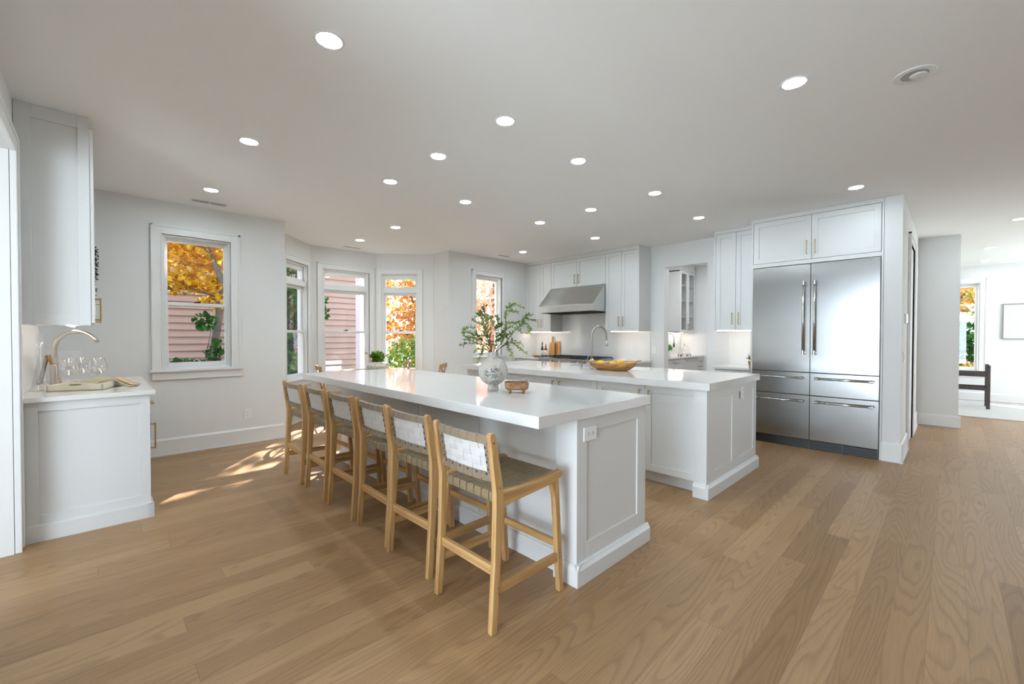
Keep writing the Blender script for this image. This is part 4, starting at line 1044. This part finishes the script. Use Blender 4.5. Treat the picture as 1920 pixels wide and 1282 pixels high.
def branch(lab, key, nl, dep, seed, side=()):
    rnd = random.Random(seed)
    def P3(x, y, d): return Vector((VX, VY, 1.195))+LAT*((x-545)/1756)+Vector((0, 0, (655-y)/1756))+DEP*d
    r = thing('leafy_branch', lab, 'branch', tuple(P3(545, 655, 0)-Vector((0, 0, .12))), group='leafy branches in the stone vase')
    def spline(key, d0, d1):
        out = []
        K = [Vector((k[0], k[1], d0+(d1-d0)*i/(len(key)-1))) for i, k in enumerate(key)]
        for i in range(len(K)-1):
            p0_, p1_, p2_, p3_ = K[max(i-1, 0)], K[i], K[i+1], K[min(i+2, len(K)-1)]
            for s in range(6):
                t = s/6; out.append(.5*((2*p1_)+(p2_-p0_)*t+(2*p0_-5*p1_+4*p2_-p3_)*t*t+(3*p1_-p0_-3*p2_+p3_)*t**3))
        out.append(K[-1]); return [P3(*v) for v in out]
    stem = MB(); lf = MB()
    def leaf(p_, dirv, L):
        nrm = Vector((rnd.gauss(0, 1), rnd.gauss(0, 1), rnd.gauss(0, 1)+.6)).normalized(); s_ = dirv.cross(nrm).normalized()*L*.27; nn_ = s_.cross(dirv).normalized()*L*.09
        c = p_+dirv*L*.45
        lf.add([p_, p_+dirv*L*.25+s_*.8-nn_, c+s_*.9-nn_, p_+dirv*L*.8+s_*.4, p_+dirv*L, p_+dirv*L*.8-s_*.4, c-s_*.9-nn_, p_+dirv*L*.25-s_*.8-nn_, c], [(0, 1, 2, 8), (8, 2, 3, 4), (8, 4, 5, 6), (0, 8, 6, 7)])
    def run(pts, r0, start, step):
        stem.tube(pts, [r0*(1-.7*i/len(pts)) for i in range(len(pts))], 6)
        for i in range(start, len(pts)-1, 1):
            t_ = (pts[i+1]-pts[i]).normalized()
            for s in (-1, 1):
                for _ in range(step):
                    if rnd.random() < .25: continue
                    d = (t_*.55+LAT*s*rnd.uniform(.1, .9)+Vector((0, 0, rnd.uniform(-.4, .7)))+DEP*rnd.uniform(-.6, .6)).normalized()
                    twl = rnd.uniform(.0, .025) if step > 1 else 0
                    b0 = pts[i]+d*twl
                    leaf(b0, d, rnd.uniform(.018, .029))
        leaf(pts[-1], (pts[-1]-pts[-2]).normalized(), .03)
    main = [(545+rnd.uniform(-8, 8), 850), (545+(key[0][0]-545)*.6, 690)]+key
    pts = spline(main, 0, dep); run(pts, .0028, 6+nl[0], nl[1])
    for sk in side:
        b0 = sk[0]; run(spline(sk, dep*.6, dep*1.2+rnd.uniform(-.03, .03)), .0016, 1, 1)
    obj('stem', stem, STEM, r, smooth=True); obj('leaves', lf, LEAFM, r)
branch('tall leafy branch arching farthest to the right from the stone vase', [(600, 625), (700, 530), (770, 420), (850, 340), (905, 290), (920, 230), (960, 200), (1010, 190)], (14, 1), .03, 1, [[(905, 290), (940, 300), (990, 350), (1000, 400)], [(850, 340), (870, 390), (940, 410)], [(770, 420), (700, 430), (660, 450)], [(920, 240), (970, 240), (1035, 255)]])
branch('thin leafy branch curling over at the very top of the bouquet', [(590, 610), (650, 520), (690, 400), (700, 300), (692, 220), (705, 140), (745, 90), (800, 68), (885, 100)], (10, 1), -.05, 2, [[(745, 90), (760, 130), (740, 170)], [(705, 150), (790, 150), (830, 170)], [(700, 300), (760, 290), (835, 280)], [(690, 380), (740, 340), (800, 310)]])
branch('low leafy branch reaching right and drooping beside the vase', [(590, 630), (680, 565), (760, 530), (830, 570), (900, 625), (935, 650)], (12, 1), .06, 3, [[(740, 545), (730, 600), (765, 650), (775, 700)], [(800, 545), (870, 530), (905, 570)], [(700, 560), (760, 500), (830, 520)]])
branch('leafy branch spreading low to the far left of the bouquet', [(505, 630), (440, 565), (330, 540), (230, 545), (160, 555)], (12, 1), .05, 4, [[(330, 540), (270, 500), (190, 490)], [(400, 555), (330, 480), (260, 470)]])
branch('leafy branch looping up on the left side of the bouquet', [(505, 620), (420, 510), (330, 470), (240, 470), (195, 430), (200, 370), (250, 345), (300, 350)], (12, 1), -.04, 5, [[(400, 500), (360, 420), (300, 340)], [(330, 470), (290, 420), (240, 400)]])
branch('bushy upright leafy branch at the upper left of the bouquet', [(515, 610), (470, 470), (440, 330), (410, 220), (400, 150), (440, 90)], (8, 2), .06, 6, [[(440, 330), (360, 300), (300, 250)], [(410, 200), (350, 190), (300, 230)], [(430, 260), (500, 240), (520, 210)]])
branch('dense upright leafy branch in the middle left of the bouquet', [(525, 600), (500, 480), (450, 370), (430, 290), (450, 230)], (5, 2), -.06, 7, [[(490, 450), (400, 440), (340, 440)], [(480, 400), (540, 330), (560, 290)]])
branch('upright leafy branch in the middle of the bouquet', [(560, 610), (590, 500), (570, 390), (590, 330), (600, 250), (580, 200)], (7, 1), .02, 8, [[(580, 470), (660, 420), (690, 370)], [(590, 340), (630, 330), (640, 310)], [(585, 500), (650, 480), (700, 450)]])
branch('small leafy branch drooping down the left side of the vase neck', [(500, 640), (450, 605), (415, 640), (400, 690), (375, 745)], (12, 1), -.10, 9, [[(440, 610), (390, 600), (350, 625)]])
# footed wooden tray on the island
mb = MB(); c = (-2.01, 1.995)
mb.M = Matrix.Translation((c[0], c[1], .9355)) @ Matrix.Rotation(R(46), 4, 'Z')
mb.prism(rounded(.155, .115, .028, x=0, z=-.0575), .026, .060, 'z')
bm_pts = rounded(.155, .115, .028, x=0, z=-.0575)
r = thing('footed_dish', 'small brown wooden footed dish right of the stone vase', 'dish', (c[0], c[1], .9355))
mb2 = MB(); mb2.M = mb.M
o_ = [(x*s, y*s, z) for (s, z) in ((.82, .022), (1.0, .034), (1.04, .070), (.98, .072), (.93, .046), (.75, .040)) for (x, y) in bm_pts]
k_ = len(bm_pts); fs = [(i*k_+j, i*k_+(j+1) % k_, (i+1)*k_+(j+1) % k_, (i+1)*k_+j) for i in range(5) for j in range(k_)] + [tuple(range(k_))[::-1], tuple(range(5*k_, 6*k_))]
mb2.add(o_, fs); obj('dish', mb2, wood('walnut_burl', '#6f4427', '#b88a62', axis='x'), r, smooth=False, bevel=.002)
for sx_ in (-1, 1):
    for sy_ in (-1, 1):
        f = MB(); f.M = mb.M @ Matrix.Translation((sx_*.045, sy_*.028, 0)); f.lathe([(.008, 0), (.012, .028)], n=10); obj('foot', f, OLIVE, r, smooth=True)

# ------------------------------------------------------------------ dining corner in the bay
TX, TY = -6.33, 3.02
r = thing('dining_table', 'round wooden pedestal dining table in the bay window', 'table', (TX, TY, 0))
mb = MB(); mb.lathe([(.0, .735), (.54, .735), (.56, .742), (.56, .757), (.553, .762), (0, .762)], (TX, TY, 0), 56); obj('tabletop', mb, CHAIRW, r)
mb = MB(); mb.lathe([(.05, .05), (.07, .12), (.05, .30), (.055, .60), (.12, .735)], (TX, TY, 0), 24); obj('pedestal', mb, CHAIRW, r, smooth=True)
for k in range(4):
    a = k*PI/2+.4; mb = MB(); mb.M = Matrix.Translation((TX, TY, 0)) @ Matrix.Rotation(a, 4, 'Z'); mb.prism([(.03, .06), (.34, .0), (.38, .0), (.38, .035), (.05, .16)], -.03, .03, 'y'); obj('leg', mb, CHAIRW, r, bevel=.004)
def make_chair():
    r = thing('dining_chair', '', 'chair', (0, 0, 0), group='cross-back dining chairs')
    for s in (-1, 1):
        mb = MB(); mb.tube([(s*.19, -.03, 0), (s*.195, .0, .25), (s*.20, .0, .45), (s*.205, -.04, .70), (s*.20, -.075, .855)], [.013, .017, .018, .016, .015], 8); obj('leg', mb, CHAIRW, r, smooth=True)
        mb = MB(); mb.tube([(s*.20, .42, 0), (s*.19, .40, .45)], [.012, .018], 8); obj('leg', mb, CHAIRW, r, smooth=True)
    mb = MB(); mb.prism(rounded(.44, .44, .06, x=0, z=-.015), .445, .475, 'z'); obj('seat', mb, LINEN, r, bevel=.004)
    top = [(-.215+.043*k, -.075-.035*math.sin(PI*k/10), .852+.012*math.sin(PI*k/10)) for k in range(11)]
    mb = MB(); vs = []
    for p_ in top: vs += [(p_[0], p_[1]-.012, p_[2]-.03), (p_[0], p_[1]+.012, p_[2]-.03), (p_[0], p_[1]+.012, p_[2]+.028), (p_[0], p_[1]-.012, p_[2]+.028)]
    fs = [(4*k+w, 4*k+(w+1) % 4, 4*k+4+(w+1) % 4, 4*k+4+w) for k in range(10) for w in range(4)] + [(0, 3, 2, 1), (40, 41, 42, 43)]
    mb.add(vs, fs); obj('top_rail', mb, CHAIRW, r, bevel=.003)
    mb = MB()
    for s in (-1, 1):
        mb.tube([(s*-.185, -.02, .53), (s*-.06, -.055, .64), (s*.06, -.08, .73), (s*.16, -.085, .83)], .011, 8)
    obj('cross_brace', mb, CHAIRW, r, smooth=True)
    for a_, b_ in (((-.19, 0, .20), (.19, 0, .20)), ((-.19, .40, .22), (.19, .40, .22)), ((-.195, .0, .28), (-.195, .40, .28)), ((.195, .0, .28), (.195, .40, .28))):
        mb = MB(); mb.tube([a_, b_], .01, 8); obj('stretcher', mb, CHAIRW, r)
    return r
ch = make_chair()
for i, (x, y, a, lab) in enumerate(((-6.26, 2.33, -14, 'light wooden cross-back dining chair on the left side of the round table'),
                        (-6.62, 3.80, 158, 'light wooden cross-back dining chair behind the flower bowl, by the bay window'),
                        (-5.56, 3.80, 133, 'light wooden cross-back dining chair on the right side of the round table'))):
    o = ch if i == 0 else copy_tree(ch)
    o.location = (x, y, 0); o.rotation_euler.z = R(a); o['label'] = lab
r = thing('flower_bowl', 'wide woven-textured bowl holding green flowers on the dining table', 'bowl', (-6.24, 3.14, .762))
m, n, l, p = newmat('pierced_ceramic'); t = n.new('ShaderNodeTexCoord'); vo = n.new('ShaderNodeTexVoronoi'); vo.inputs['Scale'].default_value = 60; l.new(t.outputs['Object'], vo.inputs['Vector'])
rp = n.new('ShaderNodeValToRGB'); rp.color_ramp.elements[0].color = rgb('#5e574f'); rp.color_ramp.elements[0].position = .25; rp.color_ramp.elements[1].color = rgb('#d8d2c8'); rp.color_ramp.elements[1].position = .45
l.new(vo.outputs['Distance'], rp.inputs[0]); l.new(rp.outputs[0], p.inputs['Base Color'])
mb = MB(); mb.lathe([(.07, 0), (.15, .03), (.175, .07), (.165, .12), (.13, .145), (.12, .145), (.15, .11), (.15, .06), (0, .03)], (-6.24, 3.14, .762), 32, ); obj('bowl', mb, m, r, smooth=True)
obj('foliage', leafball((-6.24, 3.12, .98), .12, 420, .022, 12, .8), leafm('arrangement_leaf', ['#33551d', '#6f9236'], .3), r)
mb = MB(); PK = plain('blush_petal', '#dcc2ad', .6); rnd = random.Random(4)
for (dx, dy, dz, s) in ((-.16, -.10, .26, .035), (.03, -.12, .17, .042), (.08, .10, .22, .03), (-.10, .08, .18, .03)):
    c = Vector((-6.24+dx, 3.12+dy, .78+dz)); mb.tube([(-6.24, 3.12, .88), tuple(c)], .002, 5)
    for _ in range(40):
        d = Vector((rnd.gauss(0, 1), rnd.gauss(0, 1), rnd.gauss(0, 1))).normalized(); b = d.orthogonal().normalized()*s*.5; e2 = d.cross(b); q0 = c+d*s*.5
        mb.add([q0-b, q0-e2*.6, q0+b, q0+e2*.6], [(0, 1, 2, 3)])
obj('flower', mb, PK, r)

# ------------------------------------------------------------------ ceiling fittings
def make_light():
    r = thing('recessed_light', '', 'ceiling light', (0, 0, H), group='recessed ceiling lights')
    mb = MB(); mb.lathe([(.058, -.0005), (.071, -.0005), (.072, -.004), (.066, -.007), (.057, -.003)], (0, 0, H), 32)
    mb.f = [f for f in mb.f if len(f) == 4]
    obj('trim_ring', mb, TRIM, r, smooth=True)
    mb = MB(); mb.lathe([(0, -.0035), (.0565, -.0035), (.0565, -.0008), (0, -.0008)], (0, 0, H), 32); obj('diffuser', mb, LAMP, r)
    return r
LP = [(-2.161, .833, 'nearest recessed light, largest in the picture at the top'),
      (-3.702, .829, 'second recessed light of the row nearest the left wall'),
      (-5.199, .828, 'recessed light by the slotted vent near the left window'),
      (-2.130, 2.00, 'recessed light over the near end of the stool island'),
      (-2.925, 2.00, 'recessed light over the middle of the stool island'),
      (-3.722, 2.00, 'recessed light over the far end of the stool island'),
      (-3.710, 2.888, 'recessed light over the aisle between the islands, at their far end'),
      (-5.237, 2.890, 'recessed light between the islands and the bay'),
      (-6.320, 2.888, 'recessed light inside the bay over the dining table'),
      (-2.188, 2.893, 'recessed light over the aisle near the ends of the islands'),
      (-.648, 2.893, 'lone recessed light over the open floor at upper right'),
      (-2.129, 4.10, 'recessed light over the right end of the sink island'),
      (-2.923, 4.105, 'recessed light over the middle of the sink island'),
      (-3.713, 4.10, 'recessed light over the left end of the sink island'),
      (-5.211, 5.32, 'recessed light in front of the corner cabinet left of the hood'),
      (-3.717, 5.33, 'recessed light in front of the cabinet right of the hood'),
      (-2.190, 5.335, 'recessed light in front of the tall cabinet left of the refrigerator'),
      (-.669, 5.346, 'recessed light in front of the cabinet over the refrigerator'),
      (.573, 8.217, 'recessed light cut by the right edge of the picture'),
      (.428, 10.529, 'nearer small recessed light in the far living room'),
      (.435, 12.308, 'farther small recessed light in the far living room')]
L0 = make_light()
for i, (x, y, lab) in enumerate(LP):
    o = L0 if i == 0 else copy_tree(L0)
    o.location = (x, y, H); o['label'] = lab
for o in list(bpy.data.objects):
    if o.name.startswith(('trim_ring', 'diffuser')) and o.parent: pass
r = thing('ceiling_speaker', 'unlit round white ceiling fitting with recessed eye at upper right', 'ceiling fitting', (-.16, 3.287, H))
mb = MB(); mb.lathe([(.060, -.004), (.088, -.006), (.094, -.004), (.095, -.0005), (.06, -.0005)], (-.16, 3.287, H), 40); mb.f = [f for f in mb.f if len(f) == 4]; obj('trim_ring', mb, TRIM, r, smooth=True)
mb = MB(); mb.lathe([(0, -.002), (.060, -.002), (.060, -.0006), (0, -.0006)], (-.16, 3.287, H), 32); obj('recess', mb, plain('recess_grey', (.42, .42, .42, 1), .6), r)
mb = MB(); mb.M = Matrix.Translation((-.145, 3.30, H-.004)); mb.lathe([(0, -.004), (.034, -.005), (.040, 0)], n=28); obj('eye', mb, TRIM, r, smooth=True)
def vent(x, y, lab, L=.30, w=.075):
    r = thing('ceiling_vent', lab, 'vent', (x, y, H))
    mb = MB(); mb.box(x-w/2-.012, x+w/2+.012, y-L/2-.012, y-L/2, H-.005, H-.0005); mb.box(x-w/2-.012, x+w/2+.012, y+L/2, y+L/2+.012, H-.005, H-.0005)
    mb.box(x-w/2-.012, x-w/2, y-L/2, y+L/2, H-.005, H-.0005); mb.box(x+w/2, x+w/2+.012, y-L/2, y+L/2, H-.005, H-.0005); mb.box(x-w/2, x+w/2, y-.006, y+.006, H-.005, H-.0005)
    obj('frame', mb, TRIM, r)
    mb = MB()
    for k in range(9):
        a = x-w/2+w*(k+.5)/9; mb.box(a-.0015, a+.0015, y-L/2, y+L/2, H-.004, H-.001)
    obj('slat', mb, plain('slat_grey', (.45, .46, .5, 1), .5), r)
    mb = MB(); mb.box(x-w/2, x+w/2, y-L/2, y+L/2, H-.0012, H-.0006); obj('backing', mb, plain('vent_shade', (.14, .15, .18, 1), .7), r)
vent(-5.705, .893, 'slotted ceiling vent near the left window')
vent(-6.93, 3.03, 'slotted ceiling vent inside the bay', .28, .06)
vent(-5.72, 5.34, 'slotted ceiling vent near the corner left of the range hood', .22, .07)
# wall controls on the hall wall
r = thing('thermostat', 'small thermostat on the edge wall beside the refrigerator', 'thermostat', (-.36, 6.41, 1.45))
mb = MB(); mb.M = FX(-.36, 0); mb.box(6.34, 6.46, -.014, 0, 1.455, 1.565); obj('body', mb, PLASTIC, r, bevel=.003)
mb = MB(); mb.M = FX(-.36, 0); mb.box(6.35, 6.45, -.024, -.014, 1.46, 1.56); obj('screen', mb, CHROME, r, bevel=.002)
tag(outlet(None, FX(-.36, 0), 6.25, 1.09, .075, .115, switch=True), 'white rocker light switch on the edge wall beside the refrigerator', 'light switch')

# ------------------------------------------------------------------ far living room
mb = MB(); mb.box(-1.8, 3.4, 10.2, 12.75, .0, .014)
tag(obj('area_rug', mb, plain('pale_rug', '#c9c5bf', .95, bump=.6, bscale=260, var=.08, vscale=30)), 'pale grey rug on the far living room floor', 'rug')
r = thing('picture', 'blank pale picture in a thin grey frame on the far wall', 'picture', (1.05, 12.98, 1.26))
mb = MB(); mb.M = FY(.706, 13.0, 1.258); w, h = .70, .706
mb.box(0, .016, -.03, 0, 0, h); mb.box(w-.016, w, -.03, 0, 0, h); mb.box(.016, w-.016, -.03, 0, 0, .016); mb.box(.016, w-.016, -.03, 0, h-.016, h); obj('frame', mb, plain('frame_grey', '#8f8a84', .4), r)
mb = MB(); mb.M = FY(.706, 13.0, 1.258); mb.box(.016, w-.016, -.018, -.002, .016, h-.016); obj('canvas', mb, plain('canvas', '#d6d4cf', .8, var=.03, vscale=9), r)
DW = wood('dark_walnut', '#2b221d', '#4a3b32', rough=.4)
r = thing('bench', 'dark wooden open-sided bench under the far living room window', 'bench', (.1, 11.6, .014))
for (x, y) in ((.465, 11.42), (.465, 11.90), (-.75, 11.42), (-.75, 11.90)):
    mb = MB(); mb.box(x-.022, x+.028, y-.02, y+.02, .014, .80); obj('leg', mb, DW, r, bevel=.004)
mb = MB()
for y in (11.42, 11.90): mb.box(-.75, .445, y-.018, y+.018, .59, .665)
mb.box(.452, .482, 11.44, 11.88, .60, .66); mb.box(-.765, -.735, 11.44, 11.88, .60, .66); obj('arm_rail', mb, DW, r, bevel=.004)
mb = MB()
for y in (11.42, 11.90): mb.box(-.75, .445, y-.018, y+.018, .345, .40)
mb.box(.452, .482, 11.44, 11.88, .345, .40); mb.box(-.765, -.735, 11.44, 11.88, .345, .40); obj('seat_rail', mb, DW, r, bevel=.004)

# ------------------------------------------------------------------ outside
GZ = -.55
mb = MB(); mb.box(-60, 60, -60, 60, GZ-.3, GZ)
GR = plain('lawn', '#5f7040', .9, var=.5, vscale=2)
g = obj('ground', mb, GR); g['kind'] = 'structure'
r = thing('neighbor_house', 'pinkish clapboard house seen through the bay and left windows', 'house', (-14, -1, GZ))
SID = plain('pink_siding', '#b59a90', .7, var=.10, vscale=3)
mb = MB(); HX, Y0, Y1 = -11.6, -8.0, 5.15; z = GZ
while z < 3.30:
    mb.prism([(HX, z), (HX+.042, z), (HX+.004, z+.155), (HX, z+.155)], Y0, Y1, 'y'); z += .153
mb.box(HX-6, HX-.001, Y0, Y1, GZ, 3.35); obj('siding', mb, SID, r)
mb = MB(); mb.box(HX-.05, HX+.03, Y1, Y1+.13, GZ, 3.35); mb.box(HX-.6, HX+.35, Y0-.3, Y1+.4, 3.35, 3.50); obj('corner_trim', mb, plain('lilac_trim', '#c9bfc6', .6), r)
mb = MB(); mb.prism([(HX+.4, 3.5), (HX-3, 4.6), (HX-6.4, 3.5)], Y0-.3, Y1+.4, 'y'); obj('roof', mb, plain('shingle', '#5d5a58', .9, var=.4, vscale=12), r)
BARK = plain('bark', '#6e655b', .9, var=.4, vscale=14)
def tree(name, lab, base_, limbs, clouds, mat, seed, leaf=.045, cat='tree', grp=None):
    r = thing(name, lab, cat, tuple(base_), group=grp)
    mb = MB()
    for (pts, ra, rb) in limbs:
        mb.tube(pts, [ra+(rb-ra)*i/(len(pts)-1) for i in range(len(pts))], 8)
    if limbs: obj('trunk', mb, BARK, r, smooth=True)
    lf = MB(); rnd = random.Random(seed)
    for (c, rad, n_) in clouds:
        for _ in range(n_):
            d = Vector((rnd.gauss(0, 1), rnd.gauss(0, 1), rnd.gauss(0, 1))).normalized()*rnd.random()**.4
            p_ = Vector(c)+Vector((d.x*rad[0], d.y*rad[1], d.z*rad[2]))
            a = Vector((rnd.gauss(0, 1), rnd.gauss(0, 1), rnd.gauss(0, 1)-.5)).normalized()*leaf*rnd.uniform(.7, 1.4); b = a.orthogonal().normalized()*a.length; b.rotate(Matrix.Rotation(rnd.uniform(0, PI*2), 3, a.normalized()))
            nn_ = a.cross(b).normalized()*a.length*.2
            # five-lobed maple-like outline
            lf.add([p_-a*.9, p_-a*.25+b*.9-nn_, p_+a*.05+b*.35, p_+a*.55+b*.75-nn_, p_+a*1.1, p_+a*.55-b*.75-nn_, p_+a*.05-b*.35, p_-a*.25-b*.9-nn_], [(0, 1, 2), (2, 3, 4), (4, 5, 6), (6, 7, 0), (0, 2, 4, 6)])
    obj('foliage', lf, mat, r)
    return r
YEL = leafm('yellow_maple_leaf', ['#b5853c', '#e6c22e', '#cf8f3e', '#efe070'], .5)
ORG = leafm('orange_maple_leaf', ['#7d6a38', '#dcae58', '#c98350', '#eadf9a'], .5)
RED = leafm('red_maple_leaf', ['#cf9f92', '#e4b9a8', '#ddb088', '#f2e6de'], .4)
GRN = leafm('green_leaf', ['#173317', '#2c5a24', '#3f7a30'], .3)
LGR = leafm('light_green_leaf', ['#3b6d2b', '#7ea64a', '#c6c552'], .5)
tree('maple_tree', 'yellow and orange maple seen through the window beside the bar', (-8.9, 1.35, GZ),
     [([(-8.95, 1.30, GZ), (-8.85, 1.38, .7), (-8.75, 1.47, 1.5), (-8.7, 1.55, 2.2), (-8.9, 1.2, 3.2), (-9.3, .8, 4.2)], .075, .03), ([(-8.72, 1.5, 1.95), (-8.8, 1.1, 2.10), (-8.9, .7, 2.05), (-8.95, .35, 2.2)], .02, .008), ([(-8.7, 1.55, 2.2), (-8.6, 2.0, 2.9), (-8.7, 2.5, 3.6)], .03, .012)],
     [((-9.2, 1.0, 3.1), (.9, 1.3, .70), 2200), ((-8.95, 1.0, 2.22), (.35, .62, .22), 300), ((-8.8, 1.5, 2.05), (.3, .3, .35), 130), ((-8.9, 2.6, 3.3), (.7, .9, .5), 700), ((-9.6, .3, 4.2), (1.2, 2.0, .8), 900)], YEL, 21, .060)
tree('shrub', 'dark green leaves in front of the pink siding, low in the window beside the bar', (-8.6, 1.3, GZ),
     [([(-8.6, 1.25, GZ), (-8.55, 1.2, .5), (-8.5, 1.0, .95)], .012, .005), ([(-8.55, 1.2, .5), (-8.5, 1.35, 1.5)], .012, .004)],
     [((-8.5, 1.25, 1.55), (.12, .16, .18), 60), ((-8.5, 1.38, 1.05), (.12, .14, .2), 60), ((-8.5, 1.02, .86), (.1, .28, .07), 60)], GRN, 22, .045, 'shrub')
tree('evergreen_shrub', 'tall dark green shrub outside the narrow bay window', (-9.2, 2.9, GZ),
     [([(-9.2, 2.9, GZ), (-9.2, 2.9, 1.2), (-9.2, 2.9, 3.0)], .06, .02)],
     [((-9.6, 2.75, 1.0), (.8, .75, 1.5), 3600), ((-9.3, 3.0, 1.9), (.35, .55, .55), 700), ((-9.6, 2.6, 3.0), (.7, .6, .8), 900)], GRN, 23, .055, 'shrub')
tree('maple_tree', 'orange maple seen through the right-hand bay window', (-13.0, 8.3, GZ),
     [([(-13.0, 8.3, GZ), (-13.0, 8.3, 1.2), (-12.8, 8.1, 2.4), (-12.5, 8.4, 3.6)], .12, .03), ([(-13.0, 8.3, 1.4), (-12.4, 7.5, 2.4), (-12.1, 7.0, 3.0)], .05, .015), ([(-12.9, 8.2, 1.8), (-13.2, 9.3, 3.1)], .05, .012), ([(-12.8, 8.1, 2.4), (-12.0, 7.2, 3.9), (-11.0, 5.6, 4.6), (-10.4, 4.0, 4.8)], .06, .02)],
     [((-12.6, 7.9, 2.9), (1.3, 1.9, 1.1), 1500), ((-12.2, 7.5, 1.5), (.7, 1.3, .8), 900), ((-10.6, 5.1, 4.75), (1.5, 2.8, .75), 1250)], ORG, 24, .07)  # last limb and leaf cloud added across the sun's path to dapple it
tree('bush', 'light green bush low outside the right-hand bay window', (-11.2, 6.9, GZ),
     [([(-11.2, 6.9, GZ), (-11.2, 6.9, .5)], .03, .01)], [((-11.2, 6.9, .55), (.6, 1.1, .8), 1300)], LGR, 25, .06, 'bush')
tree('maple_tree', 'red and pink maple seen through the window behind the branches', (-10.2, 9.0, GZ),
     [([(-10.2, 9.0, GZ), (-10.2, 9.0, 1.3), (-10.0, 8.9, 2.8), (-9.9, 9.2, 4.0)], .12, .03), ([(-10.2, 9.0, 1.2), (-9.8, 8.3, 2.2)], .05, .02)],
     [((-10.1, 8.9, 2.4), (1.3, 1.3, 1.7), 1700), ((-10.0, 9.0, .7), (1.0, 1.0, .9), 500)], RED, 26, .07)
tree('tree', 'green and orange tree outside the far living room window', (-.6, 18.0, GZ),
     [([(-.6, 18, GZ), (-.6, 18, 1.6), (-.3, 18.1, 3.2)], .12, .04), ([(-.6, 18, 1.4), (.3, 17.6, 2.6)], .05, .02)],
     [((-.3, 18, 2.8), (1.6, 1.0, .9), 900)], ORG, 27, .08)
tree('bush', 'dark green bush outside the far living room window', (-.3, 17.0, GZ),
     [([(-.3, 17, GZ), (-.3, 17, .6)], .04, .02)], [((-.2, 17.2, 1.1), (1.5, .6, .7), 1400)], GRN, 28, .07, 'bush')
tree('bush', 'low orange bush outside the far living room window', (-.1, 16.2, GZ),
     [([(-.1, 16.2, GZ), (-.1, 16.2, .1)], .03, .02)], [((0, 16.2, .2), (1.0, .4, .55), 900)], ORG, 29, .05, 'bush')
tree('tree', 'tall yellow-green tree far behind, outside the far living room window', (.8, 22.0, GZ),
     [([(.8, 22, GZ), (.8, 22, 2.5), (.5, 22, 5.0)], .16, .06)], [((.3, 22, 3.4), (2.4, 1.2, 1.5), 1500)], LGR, 30, .09)
r = thing('patio_chair', 'white slatted patio chair outside the widest bay window', 'chair', (-9.4, 3.75, GZ))
WP = plain('white_resin', (.85, .87, .9, 1), .4)
for k in range(6):
    mb = MB(); mb.box(-9.75, -9.72, 3.47, 3.99, .02+k*.13, .10+k*.13); obj('back_slat', mb, WP, r)
mb = MB(); mb.box(-9.75, -9.15, 3.44, 4.02, -.14, -.10); obj('seat', mb, WP, r)
mb = MB(); mb.box(-9.8, -9.1, 3.40, 3.48, .10, .13); mb.box(-9.8, -9.1, 3.98, 4.06, .10, .13); obj('arm', mb, WP, r)
for (x, y) in ((-9.16, 3.44), (-9.16, 4.02), (-9.74, 3.44), (-9.74, 4.02)):
    mb = MB(); mb.box(x-.03, x+.03, y-.025, y+.025, GZ, .10); obj('leg', mb, WP, r)
